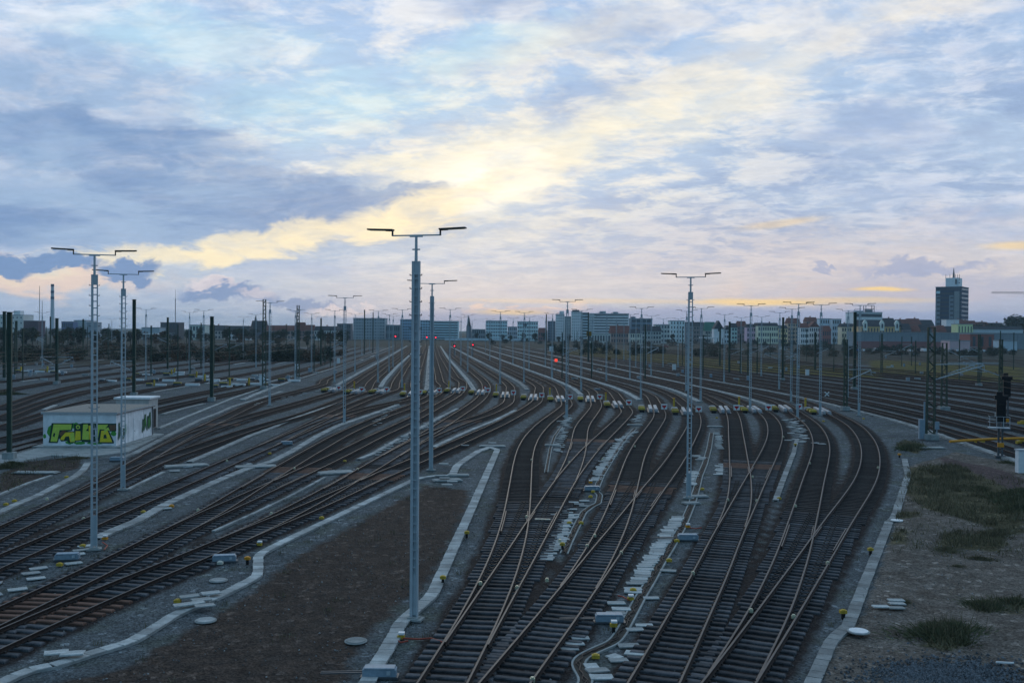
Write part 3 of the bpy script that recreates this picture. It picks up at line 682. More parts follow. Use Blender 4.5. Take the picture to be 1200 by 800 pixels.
# ------------------------------------------------------------------ lamp masts
H=HC*1.3212
def make_mast(web):
    root=thing('lamp_mast','', 'lamp mast')
    b=MB(); b.box((0,0,.04),(.7,.5,.08)); b.box((0,0,.10),(.42,.36,.06)); b.build('foot',M['concrete'],root)
    b=MB(); top=H-1.05
    b.box((-.10,0,top/2+.06),(.11,.11,top)); b.box((.13,0,top/2+.06),(.06,.11,top)); b.box((.0275,.02,.95),(.143,.06,1.5)); b.box((.0275,0,top-.2),(.143,.09,.5))
    if web: b.box((.0275,.045,top/2+.06),(.147,.012,top-.1))
    z=2.0
    while z<top-.5: b.box((.0275,-.01,z),(.147,.05,.05)); z+=.33
    z=top*.52
    while z<top:
        b.box((-.195,0,z),(.10,.035,.03),m=1); b.box((-.24,0,z+.03),(.02,.035,.05),m=1); b.box((.185,0,z),(.10,.035,.03),m=1); b.box((.23,0,z+.03),(.02,.035,.05),m=1); z+=.5
    b.build('mast_profile',[M['galv'],M['galv_dark']],root)
    b=MB(); b.cyl((0,0,top),.062,H-top-.05,12,0,.05); b.box((0,0,H-.55),(.30,.04,.05)); b.build('top_tube',M['galv'],root)
    b=MB(); b.box((0,0,H-.02),(1.9,.06,.05)); b.box((0,0,H-.06),(.5,.07,.05)); b.build('crossbar',M['galv'],root)
    for s in (-1,1):
        b=MB(); b.box((s*.95,0,H+.09),(.055,.06,.26)); b.box((s*1.43,0,H+.215),(1.02,.26,.055),ry=-s*.035); b.box((s*1.08,0,H+.18),(.3,.16,.06),ry=-s*.035)
        l=b.build('luminaire',M['lamp'],root)
        b=MB(); b.box((s*1.47,0,H+.184),(.8,.2,.012),ry=-s*.035); b.build('diffuser',M['diffuser'],l)
    return root
MAST=None; WEBM=None
NAMED={(485,726):'tallest grey lamp mast at the picture centre, foot on the bent pale duct',(505,551):'grey lamp mast just behind the tallest one, foot beside the slab cluster',
(110,644):'ladder-like lamp mast on the left, standing in front of the graffiti hut',(144,574):'slim lamp mast right of the ladder-like one, overlapping the hut corner',
(807,584):'slim lamp mast standing beside the widest open duct on the right',(664,490):'lamp mast at the top of the central ladder, right of the white slab block'}
MP=[(485,726),(505,551),(110,644),(144,574),(807,584),(664,490),(403.5,496),(316,475),(934.5,490),(879,482),(961,487),(1006.5,487),(751,468),(821,470),(927,471),(913,457),(993,467),(804,459),
(681,458),(694,435),(710.5,447),(722,431),(738,444),(731,422),(763,440),(745,430),(757,428.5),(647,443.5),(848.5,448),(794.5,431),(586,450),(614,448),(620,432),(601,427),(639,428.5),
(443,448),(460.5,430),(456,436),(471,454),(527,457),(533,416),(540,428.5),(548,436),(416,436),(392,448),(433,411),(171,446),(222,437),(238.5,444),(11,430),(49.5,430),(131,409),(346,447),(569,412),(574,422),(553,417),(660,417),(690,421),(486,430),(441,421),(424,418),(376,424),(285,421),(300,431),(365,436),(777,430),(868,437),(892,441)]
MP=sorted(MP,key=lambda q:-q[1])
rank=0
for i,(x,y) in enumerate(MP):
    q=at2(x,y)
    if i==0 or (x,y)==(505,551): o=make_mast(True)
    elif MAST is None: o=MAST=make_mast(False)
    else: o=copy_tree(MAST)
    o.location=(q[0],q[1],0); o.rotation_euler=(0,0,R(-14) if i==0 else -math.atan2(q[0],q[1])+R(random.uniform(-7,5)))
    if (x,y) in NAMED: lab=NAMED[(x,y)]
    else:
        side=sorted([m[0] for m in MP]); lab=f'double-arm grey lamp mast, {nth(side.index(x)+1)} from the left among all lamp masts'
    tag(o,lab,'lamp mast','double-arm lamp masts of the yard')
# ------------------------------------------------------------------ catenary masts
def catenary(px, H_, label, arms=(), w=.5, lattice=True, plinth=True, rz=0, boxes=False):
    q=at2(*px); root=thing('catenary_mast',label,'catenary mast',(q[0],q[1],0),rz,'dark green catenary masts')
    if plinth: b=MB(); b.box((0,0,.3),(w+.6,w+.6,.6)); b.build('plinth',M['concrete'],root,bevel=.03)
    b=MB(); t=.75
    if lattice:
        for sx_ in (-1,1):
            for sy in (-1,1): b.bar((sx_*w/2,sy*w/2*.6,.3),(sx_*w/2*t,sy*w/2*.6*t,H_),.11)
        z=.5; k=0
        while z<H_-.7:
            f0=1-(1-t)*z/H_; f1=1-(1-t)*(z+.7)/H_; s=1 if k%2 else -1
            for sy in (-1,1): b.bar((-s*w/2*f0,sy*w*.3*f0,z),(s*w/2*f1,sy*w*.3*f1,z+.7),.06)
            b.bar((-w/2*f0,-w*.3*f0,z),(-w/2*f0,w*.3*f0,z),.05); b.bar((w/2*f0,-s*w*.3*f0,z),(w/2*f1,s*w*.3*f1,z+.7),.05)
            z+=.7; k+=1
        b.box((0,0,H_+.02),(w*t+.16,w*.6*t+.16,.06))
    else:
        b.box((0,0,H_/2),(w,.07,H_-.02)); b.box((-w/2,0,H_/2),(.06,w*.9,H_)); b.box((w/2,0,H_/2),(.06,w*.9,H_)); b.box((0,0,H_+.012),(w+.2,w+.2,.05))
    b.build('mast_post',M['green_steel'],root)
    for s,h,L in arms:
        b=MB(); b.bar((s*w/2,0,h),(s*L,0,h+1.5),.12); b.bar((s*w/2,0,h+1.55),(s*L*.98,0,h+1.62),.09); b.bar((s*L*.75,0,h+.95),(s*(L+.3),0,h+.8),.045); b.bar((s*L,0,h+1.5),(s*L,0,h+.85),.04)
        a=b.build('cantilever',M['galv'],root)
        b=MB()
        for k in range(5): b.cyl((s*(w/2+.25+k*.07),0,h+.12+k*.075),.09,.04,10)
        b.build('insulator',M['rail_side'],a)
    if boxes:
        b=MB(); b.box((-.9,-.2,1.1),(.55,.45,2.0)); b.box((-.62,-.1,2.6),(.14,.14,2.6)); b.build('cabinet',M['machine'],root); b=MB(); b.box((.55,-.35,1.5),(.4,.3,.8)); b.box((.55,-.35,.6),(.1,.1,1.2)); b.build('switch_box',M['machine'],root)
    return root
def hgt(x,y0,y1):
    p=at(x,y0); d=ray(x,y1); return HC+d[2]*p[1]/d[1]
for px,yt,l,a,w,lat,bx in [((1090,515),384,'big dark lattice mast on a pale plinth at the right',[(1,6.2,5.2)],.8,True,True),((1106,481),402,'lattice mast just behind the big right one, on its own plinth',[(1,5.2,4.6)],.75,True,False),
  ((157,464),351,'thick plain dark green mast right of the slim left lamp mast',[(-1,4.0,3.6)],.42,False,False),((248,470),371,'dark green mast with blunt top right of the hut',[],.42,False,False),
  ((309.5,456),351,'tall lattice mast left of the smoke plume',[],.6,True,False),((349,445),358,'tall lattice mast under the smoke plume',[],.6,True,False),
  ((11,538),366,'green mast at the left picture edge beside the soil patch',[],.3,False,False),((66.5,450),373,'dark green mast under the tall chimney, arm to the left',[(-1,3.6,3.2),(1,3.6,3.2)],.42,False,False),((59,414),371,'thin dark mast just left of the chimney',[],.4,False,False),
  ((97.5,421),374,'distant dark mast behind the ladder-like lamp mast',[],.4,False,False),((19,433),376,'dark mast second from the left edge',[],.4,False,False),((5,446),365,'dark mast at the far left edge before the pale block',[],.45,False,False),
  ((196.5,432),372,'dark mast in front of the square dark block',[],.4,False,False),((990.5,481),398,'short green mast left of two lamp masts on the right',[(1,4.2,3.6)],.45,True,False),((1001,457),366,'tall thin green mast in front of the office with roof deck',[],.45,False,False),
  ((917,446),372,'thin dark green mast between two right lamp masts',[(-1,4.5,4.),(1,4.5,3.)],.4,False,False),((843.5,428),383,'thin dark mast before the white gabled church',[],.4,False,False),((854.5,437),377,'dark mast right of the white gabled church',[(1,4.8,4.)],.4,False,False),
  ((955,433),389,'short dark mast before the cream houses',[(1,4.6,4.)],.4,False,False),((1033,437),391,'dark mast below the ornate orange facade',[(1,4.4,4.)],.45,True,False),((1147,452),392,'dark mast in front of the red brick block',[(-1,4.6,4.)],.45,True,False),((1172,489),398,'grey-green mast behind the right signal',[(-1,5.5,4.5)],.4,True,False),
  ((666,428),398,'thin mast with amber board left of the white slab block',[],.3,False,False),((485,413),380,'distant mast behind the central lamp mast',[],.3,False,False),((427,415),363,'thin dark mast before the grey block',[],.35,False,False),((437,413),366,'dark mast at the right end of the grey block',[],.35,False,False),((376,428),373,'thin dark mast right of the smoke plume',[],.35,False,False),((640,417),368,'thin dark mast before the dark tower left of the white block',[],.35,False,False),((689,424),366,'thin amber-topped mast crossing the white slab block',[],.3,False,False)]:
    catenary(px,max(4,hgt(px[0],px[1],yt)),l,a,w,lat,px[1]>440,random.uniform(-.15,.15),bx)
# ------------------------------------------------------------------ retarders
def track_frame(k, px, z=.2):
    p=TRK[k]; q=at2(*px,z); c,d,i=nearest(q[None],p); i=int(i[0]); i=min(max(i,2),len(p)-3)
    t=p[i+2]-p[i-2]; return c[0], math.atan2(t[1],t[0])
RP=[(1,(977,484)),(2,(932,481)),(3,(891,482)),(4,(852,482)),(5,(804,484)),(6,(766,481)),(8,(731,476)),(7,(695,469)),(9,(661,469)),(10,(628,467)),(11,(598,464)),(12,(564,461)),(13,(532,459)),(14,(500,461)),(15,(476,463)),(16,(446,460)),(17,(410,460)),(18,(382,458))]
def make_retarder():
    root=thing('rail_retarder','','rail retarder')
    for s in (.75-.36,.75+.36):
        b=MB(); b.box((0,s,.26),(7.6,.44,.40)); b.box((0,s,.47),(7.3,.36,.06)); b.box((-3.9,s,.2),(.3,.34,.28)); b.box((3.9,s,.2),(.3,.34,.28)); b.build('brake_beam',M['beam'],root,bevel=.04)
    b=MB(); b.box((0,.75,-.02),(8.,1.5,.12)); b.build('bed_plate',M['galv_dark'],root)
    return root
def make_drive():
    root=thing('drive_box','','drive box')
    b=MB(); b.box((0,0,.14),(6.2,.6,.28)); b.build('housing',M['black'],root,bevel=.02)
    for i in range(3):
        b=MB(); b.box((-2.2+i*2.2,0,.42),(1.1,.92,.34),taper=.9); b.box((-2.2+i*2.2,0,.61),(.8,.6,.05)); cv=b.build('cover',M['beam'] if i==0 else M['dull_yellow'],root)
        b=MB(); b.box((-2.2+i*2.2,0,.30),(1.16,.98,.07)); b.build('dark_band',M['black'],cv)
    return root
def make_sign():
    root=thing('stop_board','','stop board')
    b=MB(); b.bar((0,0,0),(0,0,.5),.06); b.build('post',M['galv_dark'],root)
    b=MB(); b.box((0,0,.78),(.80,.04,.72)); b.build('board',M['white'],root,bevel=.01)
    b=MB(); pl=[(-.30,.18),(.30,.18),(.26,-.02),(.10,-.10),(.08,-.24),(-.08,-.24),(-.10,-.10),(-.26,-.02)]
    b.add([(x,-.026,.78+z) for x,z in pl]+[(x,-.021,.78+z) for x,z in pl],[tuple(range(8)),tuple(range(15,7,-1))]+[(i,i+8,(i+1)%8+8,(i+1)%8) for i in range(8)]); b.build('red_mark',M['red'],root)
    return root
PROTO={}
def inst(key, maker):
    if key not in PROTO: PROTO[key]=maker(); return PROTO[key]
    return copy_tree(PROTO[key])
def make_post():
    root=thing('marker_post','','marker post'); b=MB(); b.box((0,0,.8),(.22,.22,1.6)); b.build('post',M['yellow'],root); b=MB(); b.box((0,0,1.66),(.28,.28,.12)); b.build('cap',M['orange'],root); return root
for i,(k,px) in enumerate(RP):
    c,a=track_frame(k,px); c=c-np.array([math.cos(a),math.sin(a)])*2.6; n=np.array([math.sin(a),-math.cos(a)]); t=np.array([math.cos(a),math.sin(a)])
    # towards the camera the right-hand normal points to the picture's left
    w=f'{nth(i+1)} from the right in the retarder row'
    o=inst('ret',make_retarder); q=c-n*0; o.location=(c[0],c[1],.05); o.rotation_euler=(0,0,a+math.pi)
    # the beams sit on the picture-left rail
    lx=c+n*.75; o.location=(*(lx+n*-.0-(-np.array([-math.sin(a+math.pi),math.cos(a+math.pi)])*-.75)),.05)
    tag(o,'pair of white retarder beams clasping a rail, '+w,'rail retarder','retarders across the yard')
    o=inst('drv',make_drive); q=c+n*2.3; o.location=(q[0],q[1],-.03); o.rotation_euler=(0,0,a); tag(o,'yellow drive box beside white beams, '+w,'drive box','retarder drive boxes')
    if i!=0:
        o=inst('sgn',make_sign); q=c-n*.62+t*4.2; o.location=(q[0],q[1],.1); o.rotation_euler=(0,0,math.atan2(q[1],q[0])-math.pi/2); tag(o,'small white board with red mark, '+w,'stop board','red stop boards along the retarders')
    if i%2==0 or k in (8,):
        o=inst('pst',make_post); q=c+n*2.3-t*4.4; o.location=(q[0],q[1],0); tag(o,'stubby yellow post, '+w,'marker post','yellow posts along the retarders')
# left yard retarders: yellow blocks
for i,(x,y) in enumerate([(182,447),(195,440),(208,452),(233,447),(252,454),(262,452),(295,446),(175,452),(160,440),(200,437),(310,452),(225,442),(120,447),(150,446),(270,446),(285,451),(330,447),(20,436),(35,436),(50,436),(62,437)]):
    q=at2(x,y); root=thing('track_brake_box',f'yellow and cream brake box among the left yard tracks, {nth(i+1)} in the left cluster','brake box',(q[0],q[1],0),random.uniform(-.3,.3),'brake boxes of the left yard')
    b=MB(); b.box((0,0,.25),(1.3,.6,.5)); b.build('housing',M['galv_dark'],root); root.scale=(random.uniform(.8,1.1),)*3; b=MB(); b.box((0,0,.58),(1.4,.75,.16),taper=.85); b.build('cover',M['dull_yellow' if i%3 else 'beam'],root)
    if i%2: b=MB(); b.box((1.1,0,.7),(.3,.3,1.4)); b.build('post',M['yellow'],root)
    b=MB(); b.box((2.6,0,.25),(2.4,.8,.4)); b.build('brake_beam',M['white'],root)
# ------------------------------------------------------------------ point machines and yellow markers
def machine(px, rz, label):
    q=at2(*px); root=thing('point_machine',label,'point machine',(q[0],q[1],0),rz,'point machines')
    b=MB(); b.box((0,0,.22),(1.25,.42,.30)); b.box((0,0,.40),(1.15,.46,.07)); b.build('casing',M['machine'],root,bevel=.02)
    b=MB(); b.box((0,0,.04),(1.4,.5,.08)); b.bar((-.6,.1,.2),(-2.2,.1,.16),.05); b.bar((-.6,-.08,.2),(-2.2,-.08,.16),.05); b.build('base_rod',M['galv_dark'],root)
    b=MB(); b.box((.35,-.23,.24),(.14,.05,.14)); b.build('lock_plate',M['galv'],root); root.scale=(.85,.85,.8)
for px,rz,l in [((714,729),0,'blue-grey point machine left of the widest duct, near the bottom'),((806,633),0,'blue-grey point machine right of the widest duct'),((694,575),0,'small point machine beside the middle ladder duct'),((263,658),.2,'point machine beside the lower left track'),((79,656),.2,'point machine left of the lower left switch'),((445,793),0,'point machine at the bottom edge on the bent duct'),((137,540),.2,'point machine in front of the hut'),((336,521),.3,'point machine between left tracks'),((700,457),0,'small blue box beyond the retarders')]:
    machine(px,rz,l)
def marker(px, label, top='yellow', base=True, cap=False, rz=0, z=0):
    q=at2(*px); root=thing('track_marker',label,'track marker',(q[0],q[1],z),rz,'yellow track markers')
    if base: b=MB(); b.box((0,0,.16),(.16,.16,.32)); b.build('stub',M['black'],root)
    zz=.32 if base else .02
    b=MB(); b.box((0,0,zz+.08),(.36,.26,.16)); b.cyl((0,0,zz+.15),.16,.06,12,0,.10); b.build('head',M[top],root,bevel=.0); root.scale=(.72,.72,.72)
    if cap: b=MB(); b.box((.02,.0,zz+.26),(.30,.30,.1)); b.build('cap',M['white'],root)
MK=[((470,748),'yellow',0,1),((519,684),'yellow',1,0),((547,630),'yellow',1,0),((304,639),'yellow',0,1),((290,661),'orange',1,0),((208,706),'yellow',0,0),((739,703),'yellow',0,1),((742,693),'yellow',0,0),((719,741),'yellow',1,1),((698,771),'yellow',0,0),((806,618),'orange',0,1),((784,658),'yellow',0,0),((793,635),'yellow',0,0),((988,725),'yellow',1,0),((1020,650),'yellow',1,0),((692,566),'orange',0,1),((681,614),'yellow',0,0),((667,614),'yellow',0,0),((659,644),'yellow',1,0),((695,577),'yellow',0,0),((692,583),'yellow',0,0),((123,632),'orange',0,1),((97,641),'yellow',0,0),((70,663),'yellow',0,0),((201,594),'orange',0,0),((168,601),'yellow',0,0),((932,524),'yellow',1,0),((913,585),'yellow',0,0),((1054,536),'orange',1,0),((404,541),'yellow',0,0),((377,608),'yellow',0,0),((78,560),'yellow',0,0),((7,592),'yellow',0,0),((17,588),'yellow',0,0),((823,574),'yellow',0,0),((258,661),'cream',0,0),((316,532),'yellow',0,0),((965,494),'yellow',0,0),((1012,491),'yellow',0,0),((840,490),'yellow',0,0)]
srt=sorted(MK,key=lambda m:m[0][0])
for m in MK: marker(m[0],f'knee-high yellow track marker, {nth(srt.index(m)+1)} from the left among the markers',m[1],bool(m[2]),bool(m[3]))
# small pale reflectors clipped to rails
RF=[(617,606),(667,542),(706,538),(641,680),(563,684),(606,689),(688,640),(697,628),(728,648),(812,672),(853,586),(887,587),(880,716),(949,543),(932,593),(970,660),(930,723),(624,797),(1029,548),(419,550),(345,549),(318,602),(232,598),(266,540),(55,585),(98,608),(918,512),(882,559),(656,634),(623,539),(744,523)]
srt=sorted(RF)
b=MB(); b.box((0,0,.05),(.15,.12,.12)); b.cyl((0,0,.11),.06,.04,8); RFM=b.mesh('rail_reflector',M['diffuser'])
for q in RF:
    c=at2(*q,.2); o=bpy.data.objects.new('rail_reflector',RFM); COL.objects.link(o); o.location=(c[0],c[1],.17); tag(o,f'tiny cream reflector clipped beside a rail, {nth(srt.index(q)+1)} from the left','reflector','rail reflectors')
# red cables
for i,pp in enumerate([[(472,749),(490,750),(505,749),(520,754)],[(724,699),(730,700),(737,704)],[(808,619),(815,620),(822,619)],[(120,636),(126,640),(122,645)],[(466,752),(470,754),(478,752)]]):
    b=MB(); b.tube([(*at2(x,y),.05) for x,y in pp],.03); o=b.build('signal_cable',M['cablered']); tag(o,['long red cable from the bottom marker to the central switch','short red cable left of the widest duct','short red cable right of the widest duct','red cable at the ladder-like mast foot','red cable coil under the bottom marker'][i],'cable')
# plank and rod on the ground
b=MB(); b.bar((*at2(627,608,.15),.16),(*at2(645,608.5,.15),.16),.16,.05); o=b.build('plank',M['cream']); tag(o,'pale plank lying across sleepers in the central ladder','plank')
b=MB(); b.bar((*at2(1167,781),.16),(*at2(1188,782),.16),.05); o=b.build('rod',M['white']); tag(o,'thin white rod lying on the embankment','rod')
# ------------------------------------------------------------------ the hut
p0=at2(50.5,524); p1=at2(136,524.5); ux=p1-p0; W=np.linalg.norm(ux); ux/=W; uy=np.array([-ux[1],ux[0]]); ang=math.atan2(ux[1],ux[0])
hh=hgt(93,524,485); D=at2(170,511)-p1; D=float(D@uy)
hut=thing('relay_hut','flat-roofed white concrete hut with green graffiti by the left tracks','hut',(p0[0],p0[1],0),ang)
M['render']=mat('render',(.76,.77,.78),.85,.28,.9,bump=.1,bscale=40); M['roof_felt']=mat('roof_felt',(.27,.245,.215),.9,.25,2.5); M['roof_trim']=mat('roof_trim',(.40,.42,.43),.6,.1,3)
b=MB(); b.box((W/2,D/2,hh/2+.0),(W,D,hh)); b.build('wall',M['render'],hut)
b=MB(); b.box((W/2,D/2,-.05),(W+1.6,D+1.8,.45)); b.build('foundation',M['concrete'],hut)
b=MB(); b.box((W/2,D/2,hh+.09),(W+.3,D+.3,.17)); r_=b.build('roof',M['roof_trim'],hut); b=MB(); b.box((W/2,D/2,hh+.185),(W+.1,D+.1,.03)); b.build('roof_sheet',M['roof_felt'],r_)
b=MB(); b.box((W+.006,D*.50,1.15),(.05,1.1,2.2)); dr=b.build('door',M['render'],hut); b=MB(); b.box((W+.05,D*.50-.4,1.1),(.06,.12,.04)); b.build('handle',M['galv_dark'],dr)
b=MB()
for (x,d) in ((D*.72,.05),(D*.3,.05)): b.box((W+.004,x,hh/2),(.02,d,hh-.1))
b.build('wall_joint',M['roof_trim'],hut)
b=MB(); b.tube([(W+.07,D*.96,hh+.02),(W+.07,D*.96,.2)],.05,8); b.tube([(W+.13,-.1,hh+.02),(W+.13,D+.1,hh+.02)],.06,8); b.build('gutter',M['galv_dark'],hut)
M['g_green']=mat('g_green',(.07,.30,.05),.6,.3,5); M['g_lime']=mat('g_lime',(.52,.66,.10),.6,.18,5); M['g_yel']=mat('g_yel',(.78,.62,.04),.6,.2,5); M['g_blk']=mat('g_blk',(.02,.06,.04),.6,.2,5); M['g_brown']=mat('g_brown',(.16,.09,.05),.6,.2,5); M['g_dk']=mat('g_dk',(.035,.11,.055),.6,.4,6)
# the photograph's graffiti in wall coordinates: u along the wall (picture pixels of an eightfold view), v up
def gw(pts): return [((u-80)/683*W,(520-v)/290*hh) for u,v in pts]
def paint(b, pts, y, m): 
    q=gw(pts); n=len(q); b.add([(u,-y,v) for u,v in q],[tuple(range(n))],m)
def cluster(b,c,rx,ry,y,m,n=18):
    b_=[(c[0]+math.cos(2*math.pi*i/n)*rx*random.uniform(.8,1.15),c[1]+math.sin(2*math.pi*i/n)*ry*random.uniform(.8,1.15)) for i in range(n)]; paint(b,b_,y,m)
b=MB(); gmats=[M['g_green'],M['g_lime'],M['g_yel'],M['g_blk'],M['g_brown']]
y=.004
for c,rx,ry in (((165,380),45,52),((95,422),14,20),((380,330),50,26),((420,480),60,14),((740,395),26,22),((330,475),40,16),((560,480),70,12)): cluster(b,c,rx,ry,y,0); y+=.0008
y=.012
for pl in ([(160,308),(360,308),(352,372),(300,380),(385,376),(385,478),(320,482),(310,462),(250,468),(230,440),(216,482),(132,480)],[(370,318),(440,310),(446,460),(370,468)],[(440,306),(560,306),(575,480),(440,468)],[(560,308),(765,308),(765,376),(700,378),(745,470),(740,482),(600,482)]): paint(b,pl,y,3); y+=.0009
y=.018
for pl,m in (([(178,318),(348,318),(342,365),(235,368),(210,470),(150,468)],1),([(250,430),(290,388),(360,384),(375,470),(335,472),(322,420),(290,425),(275,455),(240,452)],2),([(330,400),(372,386),(378,470),(340,470)],1),([(385,376),(430,376),(432,452),(378,458)],2),([(388,330),(405,320),(425,330),(426,352),(405,362),(388,352)],1),([(455,318),(500,316),(500,350),(480,372),(510,378),(510,450),(446,450)],1),([(505,330),(545,320),(548,450),(515,450)],2),([(580,320),(690,318),(660,360),(610,360),(590,450),(575,450)],1),([(625,372),(682,366),(728,470),(610,470)],2),([(700,322),(758,318),(758,366),(705,372)],4),([(655,360),(690,340),(705,372),(682,366),(650,400)],1)): paint(b,pl,y,m); y+=.0006
for pl in ([(648,408),(668,402),(680,438),(645,440)],[(398,336),(416,336),(416,350),(398,350)],[(225,400),(262,372),(300,376),(250,420)],[(182,392),(196,398),(188,430),(170,420)]): paint(b,pl,y+.002,3 if pl[0][0]!=225 else 4); y+=.0006
b.build('graffiti',gmats,hut)
def gs(pts,b,m,y):   # the side wall
    b.add([(W+.036+y,u,v) for u,v in pts],[tuple(range(len(pts)))],m)
b=MB()
k=0
for u0,w_,h0,h1,m in ((.35,.5,.55,2.3,0),(.8,.55,.9,1.9,0),(1.5,.6,.5,1.7,0),(1.95,.35,.8,2.0,1),(D*.66,.7,.6,2.1,0),(D*.72,.6,.9,2.5,0),(D*.79,.75,.7,2.3,0),(D*.86,.55,.8,2.6,0),(D*.74,.3,1.2,2.1,1),(D*.84,.35,1.0,2.0,1)):
    k+=1; gs([(u0,h0+.25),(u0+w_*.35,h0),(u0+w_*.5,h0+.55),(u0+w_*.9,h0+.1),(u0+w_*1.15,h0+.5),(u0+w_*.95,h1-.3),(u0+w_*1.1,h1),(u0+w_*.6,h1-.15),(u0+w_*.25,h1-.05),(u0+w_*.3,(h0+h1)/2)],b,m,.0022*k)
b.build('side_graffiti',[M['g_dk'],M['g_green']],hut)
# second hut behind
q0=at2(136,503); h2=thing('switch_hut','smaller flat-roofed hut right behind the graffiti hut','hut',(q0[0],q0[1],0),ang)
w2=at2(168,505)[0]-q0[0]; hh2=hgt(160,503,467.5)
b=MB(); b.box((w2/2,1.4,hh2/2),(w2,2.8,hh2)); b.build('wall',mat('hut_wall',(.46,.45,.43),.85,.2,2),h2); b=MB(); b.box((w2/2,1.4,hh2+.09),(w2+.4,3.2,.2)); b.build('roof',M['white'],h2,bevel=.02)
b=MB(); b.box((w2+.01,1.4,1.1),(.06,1.4,2.)); b.build('door',M['black'],h2)
b=MB(); b.prism([tuple(at2(*q)) for q in [(-5,530),(30,521),(60,519),(140,526),(170,512),(182,508),(184,513),(150,530),(100,536),(60,534),(0,546),(-5,548)]],-.05,.07); o=b.build('hut_platform',M['concrete']); tag(o,'pale concrete apron in front of the graffiti hut','concrete apron')
# ------------------------------------------------------------------ signals, boards
def signal_light(px, yl, label, big=.28, plate=False):
    h=hgt(px[0],px[1],yl); q=at2(*px); root=thing('light_signal',label,'signal',(q[0],q[1],0),math.atan2(q[1],q[0])-math.pi/2,'red light signals at the horizon')
    b=MB(); b.bar((0,0,0),(0,0,h+.4),.16); b.build('post',M['galv_dark'],root); b=MB(); b.box((0,.0,h),(.9,.3,1.3)); b.build('signal_head',M['black'],root)
    b=MB(); b.cyl((0,0,0),big,.06,20); l=b.build('red_lamp',M['red_light'],root); l.rotation_euler=(R(90),0,0); l.location=(0,-.16,h)
signal_light((463.3,412),394,'leftmost red signal light, left of the central masts',.27); signal_light((500,411),395,'red signal light left behind the second central mast',.27); signal_light((510.5,411),395.3,'red signal light just right of the second central mast',.25)
signal_light((532.5,420),405.3,'low red signal light right of the central masts',.2); signal_light((554,418),404,'red signal light farthest right, below the church spire',.2)
q=at2(651.5,440); root=thing('panel_signal','red lit square panel signal before the white slab block','signal',(q[0],q[1],0),0); h=hgt(651.5,440,422)
b=MB(); b.bar((0,0,0),(0,0,h),.12); b.build('post',M['galv_dark'],root); b=MB(); b.box((0,0,h),(.62,.2,.66)); b.build('panel',M['red_panel'],root)
q=at2(713.5,437); root=thing('amber_board','dark amber round board on a post in front of the tracks','signal board',(q[0],q[1],0),0); h=hgt(713.5,437,420)
b=MB(); b.bar((0,0,0),(0,0,h),.12); b.build('post',M['galv_dark'],root); b=MB(); b.box((0,0,h),(.85,.15,.85)); b.build('board',mat('amber',(.20,.10,.02),.6,.2,3),root)
q=at2(690,424); root=thing('amber_board','amber square board in front of the white slab block','signal board',(q[0],q[1],0),0); h=hgt(690,424,391)
b=MB(); b.bar((0,0,0),(0,0,h),.2); b.build('post',M['galv_dark'],root); b=MB(); b.box((0,0,h),(1.7,.2,1.6)); b.build('board',mat('amber2',(.30,.17,.02),.6,.2,3),root)
q=at2(646.5,443); root=thing('white_board','white square board on the mast post left of the white block','signal board',(q[0]-.15,q[1]-.25,0),0); h=hgt(646.5,443,408.5)
b=MB(); b.bar((0,0,0),(0,0,h),.08); b.build('post',M['galv'],root); b=MB(); b.box((0,0,h),(.95,.05,1.1)); b.build('board',M['white'],root)
q=at2(568.5,461); root=thing('round_sign','small round red-rimmed sign between central tracks','sign',(q[0],q[1],0),0); h=hgt(568.5,461,454)
b=MB(); b.bar((0,0,0),(0,0,h),.05); b.build('post',M['galv'],root)
b=MB(); b.cyl((0,0,0),.3,.03,20); o=b.build('rim',M['red'],root); o.rotation_euler=(R(90),0,0); o.location=(0,-.03,h); b=MB(); b.cyl((0,0,.032),.18,.02,20); o2=b.build('face',M['white'],o)
q=at2(969,466); root=thing('cross_board','white X-shaped board beside the right walkway strip','cross board',(q[0],q[1],0),0); h=hgt(969,466,461.5)
b=MB(); b.bar((0,.06,0),(0,.06,h),.06); b.build('post',M['galv_dark'],root); b=MB(); b.box((0,0,h),(1.0,.03,.17),ry=R(45)); b.box((0,-.032,h),(1.0,.03,.17),ry=R(-45)); b.build('cross',M['white'],root)
